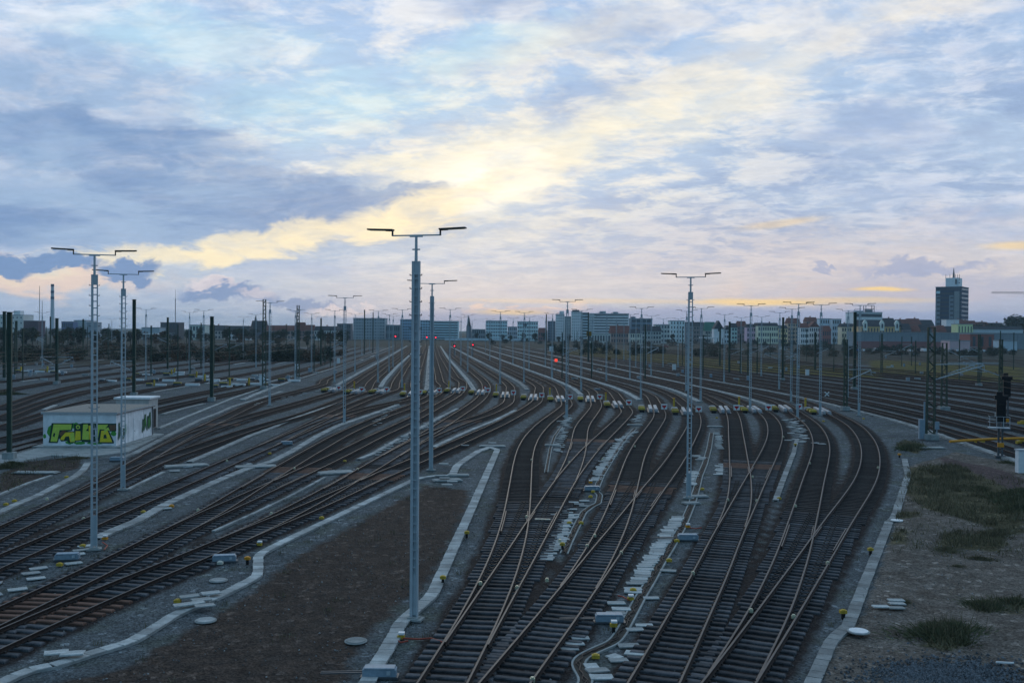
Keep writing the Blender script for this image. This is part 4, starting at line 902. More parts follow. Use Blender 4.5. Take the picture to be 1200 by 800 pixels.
def main_signal(px, yt, label, platform=True):
    q=at2(*px); h=hgt(px[0],px[1],yt); s=h/8.; root=thing('main_signal',label,'signal',(q[0],q[1],0),math.atan2(q[1],q[0])-math.pi/2+R(8),'main line signals')
    b=MB(); b.bar((-.15,0,0),(-.15,0,h*.55),.16); b.bar((.15,0,0),(.15,0,h*.55),.16); b.box((0,0,.1),(.8,.8,.2))
    z=.6
    while z<h*.5: b.bar((-.15,0,z),(.15,0,z),.05); z+=.45
    b.build('post',M['galv_dark'],root)
    b=MB(); b.box((0,-.2,h*.62),(.75,.3,2.0)); b.box((0,-.2,h*.62+1.15),(1.1,.34,.4)); b.box((-.15,-.2,h*.62+1.5),(.5,.3,.35)); hd=b.build('signal_head',M['black'],root)
    b=MB()
    for zz in (-.6,-.1,.4):
        b.cyl((0,0,0),.001,.001,8)
        b.box((0,-.42,h*.62+zz+.14),(.3,.2,.04))
    b.build('lamp_hood',M['black'],hd)
    if platform:
        b=MB(); b.box((-.2,-.5,h*.40),(1.7,1.,.06)); 
        for x in (-1.0,-.45,.1,.6): b.bar((x,-1.,h*.40),(x,-1.,h*.40+1.),.035)
        for zz in (.5,1.): b.bar((-1.,-1.,h*.4+zz),(.6,-1.,h*.4+zz),.03); b.bar((-1.,-1.,h*.4+zz),(-1.,0,h*.4+zz),.03)
        b.build('service_platform',M['galv'],root)
    b=MB(); b.box((0,-.25,1.15),(.5,.3,.36)); b.build('yellow_box',M['orange'],root)
main_signal((1172,536),447,'near black railway signal with service platform at the right edge'); main_signal((1179,504),424,'second black signal partly hidden behind the near one',False)
b=MB(); pa=np.r_[at2(1113,517,.6),.6]; pb=np.r_[at2(1215,513,.75),.75]; pm=np.r_[at2(1160,514.3,.72),.72]
b.tube([pa,(pa+pm)/2,pm,(pb+pm)/2,pb],.13,8); o=b.build('crossing_pipe',M['orange']); tag(o,'long orange pipe laid across the main line tracks','pipe')
for i,(x,y) in enumerate([(1148,519),(1196,520),(1197,497)]):
    q=at2(x,y); b=MB(); b.box((0,0,.2),(1.1,.3,.3)); b.box((.2,0,.4),(.5,.26,.14)); o=b.build('pipe_support',M['yellow'],None,(q[0],q[1],.0)); o.rotation_euler[2]=.4; tag(o,['yellow support block under the orange pipe, left one','yellow support block under the orange pipe, right one','yellow block by the tracks at the right edge'][i],'support block')
for i,(x,y,h_) in enumerate([(790,434,1.6),(946,440,1.4),(308,452,2.),(1199,556,1.8),(396.5,426,1.6),(347.5,434,1.5)]):
    q=at2(x,y); root=thing('control_cabinet',['pale control cabinet before the grassy strip','pale control cabinet right of the right lamp mast group','white control cabinet at the lattice mast on the left','white cabinet cut by the right picture edge','small white cabinet near the left retarders','white cabinet at the foot of the plume mast'][i],'control cabinet',(q[0],q[1],0),.1)
    b=MB(); b.box((0,0,h_/2+.1),(h_*.6,.5,h_)); b.build('casing',M['white'],root,bevel=.03); b=MB(); b.box((0,0,h_+.15),(h_*.66,.6,.08)); b.build('cap',M['galv'],root); b=MB(); b.box((.1,-.26,h_/2+.1),(.04,.03,.16)); b.build('handle',M['black'],root)

# more distant masts on both sides, and the overhead wires
random.seed(33)
FM=sorted([(random.uniform(4,410),random.uniform(404,447)) for _ in range(34)]+[(random.uniform(655,1190),random.uniform(405,446)) for _ in range(34)])
FMB=None
for i,(x,y) in enumerate(FM):
    q=at2(x,y); hm_=random.uniform(9,12.5)
    if FMB is None or i%3==0:
        s_=random.choice((-1,1)); FMB=o=catenary((x,y),hm_,'',[(s_,5.6,3.4)] if i%2 else [],random.choice((.16,.2)),False,False,random.uniform(-.5,.5))
    else:
        o=copy_tree(FMB); o.location=(q[0],q[1],0); o.rotation_euler=(0,0,random.uniform(-.5,.5)); o.scale=(1,1,random.uniform(.85,1.1))
    tag(o,f'thin far mast over the outer tracks, {nth(i+1)} from the left among the thin far masts','catenary mast','thin far masts')
for i,p_ in enumerate([MAINS[k] for k in (0,1,3,4,5,6,7)]+[LYARD[k] for k in (1,3,4,5,6)]):
    rs=resample(p_,14.); rs=rs[rs[:,1]<480]
    if len(rs)<4: continue
    root=thing('overhead_wire',f'overhead contact wire strung above the {"right main" if i<7 else "left yard"} tracks, {nth(i+1 if i<7 else i-6)} counted outward','overhead wire',(0,0,0),0,'overhead wires')
    b=MB(); b.tube([(x,y,5.9) for x,y in rs],.022,4); b.build('contact_wire',M['black'],root)
    b=MB(); b.tube([(x,y,7.0+.45*math.cos(j*math.pi*2/4)) for j,(x,y) in enumerate(rs)],.02,4); b.build('carrier_wire',M['black'],root)

# low trackside clutter beyond the retarders
random.seed(77)
CL=sorted([(random.uniform(5,400),random.uniform(412,446)) for _ in range(46)]+[(random.uniform(660,1195),random.uniform(408,446)) for _ in range(52)])
TB={}
for i,(x,y) in enumerate(CL):
    k=i%3; q=at2(x,y)
    if k not in TB:
        root=thing('trackside_box','','trackside box'); b=MB(); w_=(1.3,.9,2.2)[k]; h_=(1.1,1.5,.6)[k]; b.box((0,0,h_/2),(w_,.6,h_)); b.build('casing',M[('beam','machine','lid')[k]],root,bevel=.03)
        b=MB(); b.box((0,0,h_+.05),(w_*1.06,.68,.08)); b.build('lid',M['galv'],root); TB[k]=o=root; root.scale=(.62,.62,.62)
    else: o=copy_tree(TB[k])
    o.location=(q[0],q[1],0); o.rotation_euler=(0,0,random.uniform(-.4,.4)); tag(o,f'{("pale","grey","low pale")[k]} trackside box among outer tracks, {nth(i+1)} from the left','trackside box','trackside boxes among the outer tracks')
for i in range(26):
    k=random.randrange(0,9); p_=LYARD[k]; p_=p_[(p_[:,1]<420)&(p_[:,1]>95)]; n_,_=normals(p_); s0=random.randrange(0,max(1,len(p_)-12)); seg=(p_+n_*2.3)[s0:s0+random.randint(5,11)]
    if len(seg)<3: continue
    b=MB(); ribbon_box(b,seg,-.28,.28,-.03,.10); o=fix_normals(b.build('duct_section',M['lid'])); tag(o,f'short pale duct section between left yard tracks, {nth(i+1)} piece','duct section','duct sections of the left yard')
# ------------------------------------------------------------------ city on the horizon
CM={}
def cm(col, rough=.85, var=.12):
    col=tuple(min(.85,v*1.45) for v in col)
    k=tuple(round(c,3) for c in col)
    if k not in CM: CM[k]=mat('facade',col,rough,var,.15)
    return CM[k]
WIN=mat('window_glass',(.075,.09,.105),.25,.2,.5); WINP=mat('window_frame',(.6,.62,.63),.5,.1,.5)
ROOFRED=mat('roof_tile',(.16,.06,.045),.85,.3,.4); ROOFDK=mat('roof_slate',(.045,.048,.055),.8,.3,.4); ROOFGREEN=mat('roof_copper',(.04,.16,.12),.7,.2,.4)
WMESH={}
def wmesh(w,h,m):
    k=(round(w,2),round(h,2),m.name)
    if k not in WMESH: b=MB(); b.box((0,0,0),(w,.16,h)); WMESH[k]=b.mesh('window',m)
    return WMESH[k]
def bld(x0,x1,yt,Zd,col,label,cat='building',floors=0,bays=0,roof=None,roofh=0,depth=None,ww=.6,wh=.55,wm=None,yb=None,flat=True,bands=False,trim=True):
    a=P(x0,yt,Zd); c=P(x1,yt,Zd); W=float(c[0]-a[0]); h=float(a[2]); D=depth or max(10,min(W,22))
    root=thing('building' if cat!='house' else 'house',label,cat,(a[0],Zd,0),0)
    hb=h-roofh
    b=MB(); b.box((W/2,D/2,hb/2),(W,D,hb)); b.build('wall',cm(col),root)
    if roofh:
        b=MB()
        if roof and roof[0]=='g':   # gable towards the camera
            b.add([(-.3,-.3,hb),(W+.3,-.3,hb),(W/2,-.3,h),(-.3,D+.3,hb),(W+.3,D+.3,hb),(W/2,D+.3,h)],[(0,1,2),(5,4,3),(0,3,4,1),(1,4,5,2),(2,5,3,0)])
        else:
            i=min(D*.5,roofh*1.1)
            b.add([(-.4,-.4,hb),(W+.4,-.4,hb),(W+.4,D+.4,hb),(-.4,D+.4,hb),(.2,i,h),(W-.2,i,h),(W-.2,D-i,h),(.2,D-i,h)],[(3,2,1,0),(4,5,6,7),(0,1,5,4),(1,2,6,5),(2,3,7,6),(3,0,4,7)])
        r=b.build('roof',{'r':ROOFRED,'d':ROOFDK,'n':ROOFGREEN}[roof[1]],root)
        if W>9 and random.random()<.8:
            b=MB(); b.box((W*random.uniform(.2,.8),D*.5,h+.3),(1.1,.9,1.8)); b.build('chimney',cm((.2,.11,.09)),r)
    elif trim:
        b=MB(); b.box((W/2,D/2,h+.25),(W+.5,D+.5,.5)); b.build('roof',cm((.20,.21,.22)),root)
    if floors:
        fh=hb/ floors
        if bands:
            for f in range(floors):
                b=MB(); b.box((W/2,0,fh*(f+.55)),(W*.96,.2,fh*wh)); b.build('window_band',wm or WIN,root)
        else:
            while floors*bays>100: bays-=1
            bw=W/bays; me=wmesh(bw*ww,fh*wh,wm or WIN)
            for f in range(floors):
                for k in range(bays):
                    o=bpy.data.objects.new('window',me); COL.objects.link(o); o.parent=root; o.location=(bw*(k+.5),0,fh*(f+.55))
    return root,W,h,D
def top(root, x0,x1,yt,Zd,h0,col,name='roof_box',D=8):
    a=P(x0,yt,Zd); c=P(x1,yt,Zd); b=MB(); hh_=a[2]-h0; b.box((float((a[0]+c[0])/2-root.location[0]),D/2+1,float(h0+hh_/2)),(float(c[0]-a[0]),D,float(hh_))); return b.build(name,cm(col),root)
PW=(.80,.84,.85); PB=(.42,.50,.56)
r,W,h,D=bld(-14,27,369,1000,(.50,.49,.46),'pale flat industrial block at the left edge of the skyline',floors=4,bays=9,ww=.25,wh=.3); top(r,15.5,23,364,1000,h,(.6,.6,.6))
bld(27.5,45,376,960,(.075,.045,.055),'dark maroon windowless block beside the pale industrial block')
bld(72,85.5,377,1000,(.10,.13,.22),'small blue flat block right of the chimney',floors=2,bays=6); bld(86.5,101,375.5,1020,(.33,.36,.38),'light grey flat block behind the ladder-like mast'); bld(101.5,114,378,1010,(.22,.25,.28),'grey low block right of the light grey one')
r,W,h,D=bld(188,209,378,900,(.07,.065,.07),'square nearly black block carrying a thin antenna',floors=2,bays=6,ww=.4)
b=MB(); b.bar((W*.75,4,h),(W*.75,4,h+22),.5); b.bar((W*.75,4,h+22),(W*.75,4,h+30),.2); b.build('antenna',M['galv_dark'],r)
bld(166,187,384,880,(.30,.34,.37),'low pale hall left of the nearly black block'); bld(222,240,381,860,(.40,.44,.40),'pale greenish house behind the left trees',floors=2,bays=5)
bld(240,263,381,900,(.35,.33,.31),'house under a dark roof left of the slate church','house',2,6,'hd',5); bld(265,291,381.5,870,(.45,.46,.47),'long pale house under a slate roof','house',2,8,'hd',5)
r,W,h,D=bld(293,311,375.5,950,(.12,.13,.15),'dark slate church with small pointed turret on the left','church',0,0,'hd',11)
b=MB(); b.cyl((W*.3,3,h-4),1.6,9,8,0,.1); b.build('turret',ROOFDK,r)
bld(311.5,344,381,930,(.30,.22,.19),'long house under a red-brown roof right of the slate church','house',2,9,'hr',5); bld(345,357,377.5,920,(.22,.15,.13),'tall house with dark red roof right of the plume mast','house',3,4,'hr',8); bld(357.5,368,380.5,900,(.3,.2,.17),'house with red tiled roof beside the tall red one','house',2,4,'hr',5)
bld(368.5,394,382,890,(.46,.46,.44),'long cream house right of the red roofs','house',2,9,'hd',4); bld(395,411,379.5,930,(.10,.10,.11),'dark block between lamp masts left of the grey slab',floors=3,bays=6)
bld(414,451,373,1000,(.27,.30,.32),'plain grey slab block left of the central masts',floors=7,bays=12,ww=.5,wh=.35); bld(452,468.5,381,980,(.13,.16,.18),'low dark block beside the grey slab',floors=2,bays=7)
bld(469,486,374.5,1000,(.22,.32,.42),'blue slab block left of the central masts',floors=7,bays=6,wh=.45); bld(486.5,504.5,375.5,1040,(.30,.42,.50),'light blue slab hidden behind the central mast',floors=7,bays=6); bld(505,537,376.5,1060,(.40,.52,.55),'teal banded slab right of the central masts',floors=7,bays=1,bands=True,wh=.4)
r,W,h,D=bld(546.5,552,382,1000,(.12,.13,.15),'dark church with a sharp spire above the red signals','church',trim=False)
b=MB(); b.cyl((W/2,2.5,h),2.2,11,8,0,.08); b.build('spire',ROOFDK,r)
bld(553,568.5,386,1000,(.20,.22,.24),'low grey building below the church spire',floors=2,bays=6); bld(569.5,594.5,376,990,(.46,.56,.63),'pale blue slab right of the church spire',floors=6,bays=9,wh=.4); bld(595,606,383,1030,(.26,.32,.38),'grey lower block between two pale slabs',floors=3,bays=5)
r,W,h,D=bld(606.5,630.5,377,980,(.48,.58,.65),'pale slab with one dark roof opening',floors=5,bays=9,wh=.4); b=MB(); b.box((W*.36,-.12,h-3.),(W*.18,.2,3.)); b.build('roof_opening',WIN,r)
bld(631,641,384,960,(.22,.11,.10),'low red-brown house left of the dark tower','house',2,4,'hr',4); bld(642,651,376.5,1000,(.13,.17,.22),'narrow dark blue tower left of the white block',floors=7,bays=3)
r,W,h,D=bld(651.5,661.5,368.5,980,PW,'slim white high-rise with a roof box',floors=10,bays=4,ww=.35,wh=.4); top(r,656,661,364.5,980,h,PW)
bld(662,669.5,371,1010,(.22,.30,.33),'shaded grey block between white high-rises',floors=9,bays=3)  # wall a darker grey than the white neighbours
r,W,h,D=bld(670,682,365.5,985,PW,'broad white high-rise with a dark roof box',floors=10,bays=5,ww=.3,wh=.4); top(r,671,679,363,985,h,(.08,.08,.09))
bld(682.5,690,366.5,990,(.42,.50,.53),'grey banded wing joined to the white high-rise',floors=10,bays=1,bands=True,wh=.45)
r,W,h,D=bld(690.5,737,367.5,995,(.78,.83,.84),'long white slab block with horizontal window bands',floors=10,bays=1,bands=True,wh=.42); b=MB()
for f in range(10): b.box((3,-.2,h/10*(f+.55)),(4.2,.9,h/10*.35))
b.build('balcony',WINP,r); b=MB(); b.box((W*.35,6,h+1.5),(W*.15,6,2.4)); b.build('roof_box',cm((.3,.33,.35)),r); b=MB(); b.box((W*.68,6,h+1.2),(W*.12,6,1.9)); b.build('roof_box',cm((.3,.33,.35)),r)
bld(716,739.5,381.5,820,(.30,.20,.17),'red-roofed house in front of the long white slab','house',2,8,'hr',6); bld(690,715.5,391,800,(.42,.44,.42),'low pale shed under the long white slab',floors=1,bays=8)
r,W,h,D=bld(740,764.5,373.5,930,(.12,.16,.21),'dark blue office block right of the long white slab',floors=5,bays=1,bands=True); top(r,740.5,745,370.8,930,h,(.12,.16,.2))
bld(738.5,752,386,780,(.52,.50,.42),'cream house under the dark blue office','house',2,5,'hd',3); bld(752.5,775,382,800,(.32,.34,.33),'grey house right of the cream house','house',3,7,'hd',4); bld(768,785,380.5,880,(.44,.46,.44),'pale block with dark windows left of the bright mast',floors=4,bays=5)
bld(785.5,802.5,376,900,(.52,.58,.61),'pale four-storey block left of the slim right mast',floors=5,bays=5,ww=.35); bld(803,826,377,920,(.22,.18,.17),'brick block behind the slim right mast','house',4,7,'hd',4)
bld(826.5,839,377,890,(.30,.30,.28),'house under a green copper roof','house',3,4,'hn',8)
r,W,h,D=bld(837,848,375.5,840,(.66,.68,.68),'white gabled church front beside the green roof','church',0,0,'gd',7); b=MB(); b.box((W/2,-.1,h*.62),(1.6,.2,3.)); b.build('window',WIN,r)
bld(849,857,381,850,(.45,.50,.52),'narrow pale house right of the white gabled church','house',3,3,'gd',4); bld(857.5,864,378.5,870,(.32,.44,.42),'narrow teal house between pale and dark ones','house',4,2,'hd',4); bld(864.5,875,376,930,(.16,.13,.13),'dark red-brown house between teal and pink','house',4,4,'hr',5)
bld(875.5,888,379.5,900,(.48,.34,.42),'pink house left of the long cream house','house',3,5,'hd',3); bld(888.5,912,378,890,(.60,.58,.44),'long cream yellow house','house',3,9,'hd',3); bld(912.5,923,381,900,(.60,.48,.26),'yellow house right of the long cream one','house',3,4,'hd',3)
bld(923.5,938,372.5,940,(.40,.28,.20),'tall ochre house with brown roof','house',5,5,'hr',5); bld(938.5,948,378.5,860,(.62,.62,.58),'white house left of the right lamp mast group','house',3,4,'hr',4); bld(948.5,961,376.5,880,(.60,.60,.57),'white house with red gable roof','house',3,5,'gr',5); bld(945,958,371.5,980,(.20,.13,.12),'dark red roof rising behind the white houses','house',4,5,'hr',4)
bld(961.5,975,373.5,930,(.44,.52,.58),'pale blue block with dark gap',floors=4,bays=5); bld(964,974,381.5,860,(.26,.10,.09),'red house under the pale blue block','house',2,4,'hr',4); bld(975.5,986,374,920,(.36,.42,.46),'grey blue block left of the office',floors=4,bays=4); bld(986.5,1001,379,870,(.55,.50,.36),'cream house left of the office with roof deck','house',3,5,'hd',3)
r,W,h,D=bld(1000.5,1034,366,900,(.50,.54,.55),'banded office with an open steel roof frame',floors=5,bays=1,bands=True,wh=.5)
b=MB(); x0=W*.45; x1=W*.74
for x in (x0,x1):
    for y in (2,8): b.bar((x,y,h+.5),(x,y,h+6.5),.45)
for z in (3.2,6.5): b.bar((x0,2,h+z),(x1,2,h+z),.4); b.bar((x0,8,h+z),(x1,8,h+z),.4); b.bar((x0,2,h+z),(x0,8,h+z),.4); b.bar((x1,2,h+z),(x1,8,h+z),.4)
b.build('roof_frame',M['galv_dark'],r); b=MB(); b.box((W*.6,6,h+1.6),(W*.22,5,2.4)); b.build('roof_box',cm((.2,.22,.24)),r); b=MB(); b.box((W*.25,6,h+1.),(W*.3,5,1.4)); b.build('roof_box',cm((.35,.38,.4)),r)
r,W,h,D=bld(1009.5,1058,374.5,820,(.52,.34,.16),'ornate orange facade with three white gables under a dark mansard','building',2,14,'hd',5.5,ww=.4)
for k,u in enumerate((.09,.5,.86)):
    b=MB(); w_=3.4; b.add([(W*u-w_/2,-.5,h-9),(W*u+w_/2,-.5,h-9),(W*u+w_/2,-.5,h-2.6),(W*u+w_/4,-.5,h-1.),(W*u,-.5,h-.3),(W*u-w_/4,-.5,h-1.),(W*u-w_/2,-.5,h-2.6)]+[(W*u-w_/2,2,h-9),(W*u+w_/2,2,h-9),(W*u+w_/2,2,h-2.6),(W*u+w_/4,2,h-1.),(W*u,2,h-.3),(W*u-w_/4,2,h-1.),(W*u-w_/2,2,h-2.6)],[tuple(range(7)),tuple(range(13,6,-1))]+[(i,i+7,(i+1)%7+7,(i+1)%7) for i in range(7)])
    g=b.build('gable',cm((.62,.60,.52)),r); b=MB(); b.box((W*u,-.6,h-5),(1.2,.2,3.4)); b.build('window',WIN,g)
random.seed(21)
ROW=[(1058.5,1068,379,'d',(.2,.17,.17)),(1068.5,1079,381,'r',(.22,.14,.13)),(1079.5,1092,380,'d',(.18,.17,.18)),(1092.5,1100,382,'r',(.48,.47,.45)),(1100.5,1109,381,'r',(.24,.12,.11)),(1109.5,1121,382,'d',(.28,.15,.14))]
for i,(x0,x1,yt,rf,c) in enumerate(ROW): bld(x0,x1,yt,815+i*4,c,['steep dark house right of the ornate facade','red-brown house with dormers','dark broad house left of the tower foot','small white-walled house before the tower','red house before the tower foot','dark-roofed house before the tower'][i],'house',2,4,'h'+rf,5)
ROW=[(1035,1050,372.5,'d',(.16,.16,.17)),(1051,1064,374,'r',(.2,.13,.12)),(1064.5,1080,373,'r',(.24,.17,.15)),(1080.5,1095,374.5,'d',(.2,.18,.18)),(1120,1131,374,'r',(.26,.14,.12)),(1131.5,1146,375.5,'r',(.24,.13,.11)),(1146.5,1160,377,'r',(.2,.13,.12)),(1160.5,1178,378,'d',(.2,.2,.2))]
for i,(x0,x1,yt,rf,c) in enumerate(ROW): bld(x0,x1,yt,955+i*3,c,['dark roof with chimney stack behind the ornate facade','red-brown roof in the second row, left','long red roof in the second row','dark roof left of the high tower','red roof just right of the high tower','brighter red roof with white dormers right of the tower','rust roof in the second row, right','grey roof farthest right in the second row'][i],'house',3,4,'h'+rf,6)
bld(1109,1118,374.5,860,(.60,.66,.70),'bright white box before the tower foot'); bld(1119,1124,374.5,862,(.56,.62,.66),'narrow white box right of the bright white box')
bld(1122.5,1140,380,800,(.52,.56,.30),'yellow-green stepped house below the tower',floors=2,bays=5,ww=.3)
bld(1140.5,1199,382,805,(.40,.44,.46),'long pale building with a row of white windows at the right','building',1,17,'hd',2.5,ww=.6,wh=.5,wm=WINP)
r,W,h,D=bld(1000,1215,389.5,690,(.17,.20,.22),'very long low grey hall beyond the right main lines',depth=14); b=MB()
for k in range(24): b.box((W*(k+.5)/24,-.05,h*.62),(.18,.12,h*.7))
b.build('wall_rib',cm((.12,.14,.16)),r)
b=MB(); b.box((W*.38,-1.2,h*.22),(W*.72,2.,h*.44)); b.build('brick_base',cm((.20,.09,.085)),r)
bld(1137,1165,391.5,640,(.20,.075,.06),'red brick block in front of the long grey hall',floors=1,bays=3,ww=.35,wh=.6); bld(1113,1137,399.5,640,(.46,.32,.33),'faded pink container building beside the brick block'); bld(1173,1192,399.5,620,(.36,.42,.46),'pale blue shed right of the brick block')
# the tower
Zt=1000; a=P(1096.5,337,Zt); h=float(a[2]); th=R(-36)
def ext(o,dv,px):
    t=0
    while proj((o[0]+dv[0]*t,o[1]+dv[1]*t,HC))[0]<px and t<200: t+=.05
    return t
wF=ext(a,(math.cos(th),math.sin(th)),1126.); fr=(a[0]+math.cos(th)*wF,a[1]+math.sin(th)*wF); D=ext(fr,(-math.sin(th),math.cos(th)),1134.5)/2
tw=thing('office_tower','dark blue high-rise tower with white roof plant and antenna','tower',(float(a[0]),Zt,0),th); x0=0.; W=wF/.8
b=MB(); b.box((x0+wF/2,D,h/2),(wF,D*2,h)); b.build('wall',cm((.028,.045,.075)),tw)
nf=13; fh=h/nf
for f in range(nf):
    b=MB(); b.box((x0+wF/2,-.02,fh*(f+.6)),(wF*.98,.2,fh*.38)); b.build('window_band',WIN,tw)
    b=MB(); b.box((x0+wF+.02,D,fh*(f+.6)),(.2,D*1.8,fh*.38)); b.build('window_band',WIN,tw)
for u,w_,top_,cc in ((.10,.17,.86,(.13,.17,.20)),(.62,.17,.86,(.13,.17,.20)),(.83,.20,.93,(.17,.20,.21)),):
    b=MB(); b.box((x0+wF*u,-.25,h*top_/2),(wF*w_,.5,h*top_)); pn=b.build('pale_panel',cm(cc),tw)
    if u<.8:
        for f in range(2,int(nf*top_)):
            b=MB(); b.box((x0+wF*(u+.02),-.55,fh*(f+.6)),(wF*w_*.7,.14,fh*.4)); b.build('window',WIN,pn)
b=MB(); b.box((x0+wF*.10,-.2,h*.915),(wF*.15,.5,fh*.6)); b.build('pale_band',cm((.40,.55,.62)),tw)  # pale blue strip on the front wall above the left panel
b=MB(); b.box((x0+wF/2,D,h+.4),(wF+.5,D*2+.5,.8)); b.build('roof',cm((.07,.08,.09)),tw)
zt=h+(337-325.5)/F*Zt; b=MB(); b.box((x0+wF*.56,D,(h+zt)/2+.4),(wF*.50,D,zt-h-.8)); pl=b.build('roof_plant',cm((.50,.56,.58)),tw)
b=MB()
for k in (-.26,-.1,.12,.2,.27): b.bar((x0+wF*(.56+k),D*.6,zt-3),(x0+wF*(.56+k),D*.6,zt+3.5),.35)
b.box((x0+wF*.80,D*.6,h+5),(2.2,1,1.)); b.box((x0+wF*.72,D*.45,h+6),(1.2,1,5)); b.build('aerial',M['galv_dark'],pl)
b=MB(); za=h+(337-314)/F*Zt; b.cyl((x0+wF*.55,D,zt-.5),1.1,(za-zt)*.55,8,0,.95); b.cyl((x0+wF*.55,D,zt-.5+(za-zt)*.55),.75,(za-zt)*.55,8,0,.25); b.build('antenna',M['galv_dark'],tw)
# chimney and lattice masts
q=P(61.5,334,1200); ch=thing('chimney','tall slender chimney with dark bands on the left skyline','chimney',(q[0],1200,0)); b=MB(); hz=float(q[2]); b.cyl((0,0,0),2.6,hz*.5,16,0,2.15); b.cyl((0,0,hz*.5),2.15,hz*.5,16,0,1.7); b.build('shaft',cm((.36,.40,.43)),ch)
for k,(u,cc) in enumerate(((.72,(.10,.12,.16)),(.84,(.10,.12,.16)),(.97,(.13,.13,.15)))): b=MB(); b.cyl((0,0,hz*u),2.2-.4*(u-.5)*2+.06,hz*.05,16); b.build('band',cm(cc),ch)
for x,yt,l in ((46.5,335,'thin guyed lattice mast left of the chimney'),(49.5,352,'short thin lattice mast touching the guyed one')):
    q=P(x,yt,1150); t=thing('radio_mast',l,'radio mast',(q[0],1150,0)); b=MB(); hz=float(q[2])
    for sx_,sy in ((-.6,-.4),(.6,-.4),(0,.6)): b.bar((sx_,sy,0),(sx_*.15,sy*.15,hz),.22)
    z=0
    while z<hz-3: b.bar((-.6*(1-z/hz),-.4,z),(.6*(1-z/hz),-.4,z+3),.12); z+=3
    b.build('lattice',M['galv_dark'],t)
# crane
q=P(1162,343.5,900); cx_=P(1236,343.5,900)[0]; cr_=thing('tower_crane','tower crane whose jib reaches in from the right edge','crane',(cx_,900,0)); hz=float(q[2]); L_=cx_-q[0]
b=MB()
for sx_ in (-.8,.8):
    for sy in (-.8,.8): b.bar((sx_,sy,0),(sx_,sy,hz+5),.22)
z=0
while z<hz: b.bar((-.8,-.8,z),(.8,-.8,z+2),.14); b.bar((-.8,.8,z),(-.8,-.8,z+2),.14); z+=2
b.build('tower',M['galv_dark'],cr_)
b=MB(); b.bar((-L_,-.5,hz),(14,-.5,hz),.3); b.bar((-L_,.5,hz),(14,.5,hz),.3); b.bar((-L_,0,hz+1.3),(12,0,hz+1.3),.26); x=-L_; k=0
while x<10: b.bar((x,-.5,hz),(x+1.2,0,hz+1.3),.14); b.bar((x+1.2,0,hz+1.3),(x+2.4,-.5,hz),.14); x+=2.4
b.build('jib',M['galv_dark'],cr_); b=MB(); b.box((12,0,hz-1.2),(3,1.4,2.4)); b.build('counterweight',M['concrete'],cr_)
# road bridge, canopy
a=P(521,397,900); c=P(616,395.5,900); bz=float(a[2]); br_=thing('road_bridge','pale low road bridge crossing behind the red signals','bridge',(a[0],900,0))
W=float(c[0]-a[0]); b=MB(); b.box((W/2,4,bz-.6),(W,9,1.2)); b.box((W/2,-.6,bz+.3),(W,.25,1.)); b.build('deck',cm((.46,.53,.57)),br_)
for k in range(5): b=MB(); b.box((W*(k+.5)/5,4,(bz-1.2)/2),(1.6,6,bz-1.2)); b.build('pier',cm((.25,.28,.3)),br_)
q=P(150,391,600); c=P(181,391,600); cz=float(q[2]); W=float(c[0]-q[0]); cn=thing('platform_canopy','white flat platform canopy left of the nearly black block','canopy',(q[0],600,0))
b=MB(); b.box((W/2,4,cz),(W,9,.7)); b.build('canopy_roof',M['white'],cn)
for k in range(5): b=MB(); b.bar((W*(k+.5)/5,4,0),(W*(k+.5)/5,4,cz),.35); b.build('column',M['galv_dark'],cn)
q=P(822,399.5,640); c=P(843,399.5,640); W=float(c[0]-q[0]); cn=copy_tree(cn); cn.location=(q[0],640,0); tag(cn,'white flat canopy in front of the white gabled church','canopy')
# parked vehicles and wagons along the right
CARM=[mat('car_white',(.72,.73,.74),.35,.05,2),mat('car_silver',(.45,.48,.50),.35,.05,2),mat('car_blue',(.06,.10,.22),.35,.05,2),mat('car_red',(.30,.03,.03),.35,.05,2),mat('car_black',(.02,.02,.025),.35,.05,2)]
CARME={}
def car(q, k, van, label, group, rz):
    root=thing('parked_van' if van else 'parked_car',label,'van' if van else 'car',(q[0],q[1],0),rz,group)
    if (k,van) not in CARME:
        b=MB(); L=5.2 if van else 4.4
        if van: b.box((0,0,1.2),(L,1.9,1.7),taper=.93); b.box((L/2-.5,0,.75),(1.6,1.85,.8))
        else: b.box((0,0,.62),(L,1.75,.60),taper=.96); b.box((-.2,0,1.15),(2.5,1.6,.56),taper=.80)
        m1=b.mesh('body',CARM[k]); b=MB()
        if van: b.box((1.6,0,1.6),(1.2,1.86,.55))
        else: b.box((-.2,0,1.14),(2.2,1.63,.40),taper=.84)
        m2=b.mesh('window',M['glass']); b=MB(); n=14
        b.add([(math.cos(2*math.pi*i/n)*.33,y,math.sin(2*math.pi*i/n)*.33) for y in (-.1,.1) for i in range(n)],[tuple(range(n)),tuple(range(2*n-1,n-1,-1))]+[(i,i+n,(i+1)%n+n,(i+1)%n) for i in range(n)]); CARME[(k,van)]=(m1,m2,b.mesh('wheel',M['black']),L)
    m1,m2,m3,L=CARME[(k,van)]
    for nm,me,loc in [('body',m1,(0,0,0)),('window',m2,(0,0,0))]+[('wheel',m3,(sx_*L*.31,sy*.86,.33)) for sx_ in (-1,1) for sy in (-1,1)]:
        o=bpy.data.objects.new(nm,me); COL.objects.link(o); o.parent=root; o.location=loc
random.seed(5); cols=['white','silver','dark blue','red','black']; i=0
xs_=list(np.linspace(1004,1152,20))+[690,702,756,780,792,826,836,905,918]
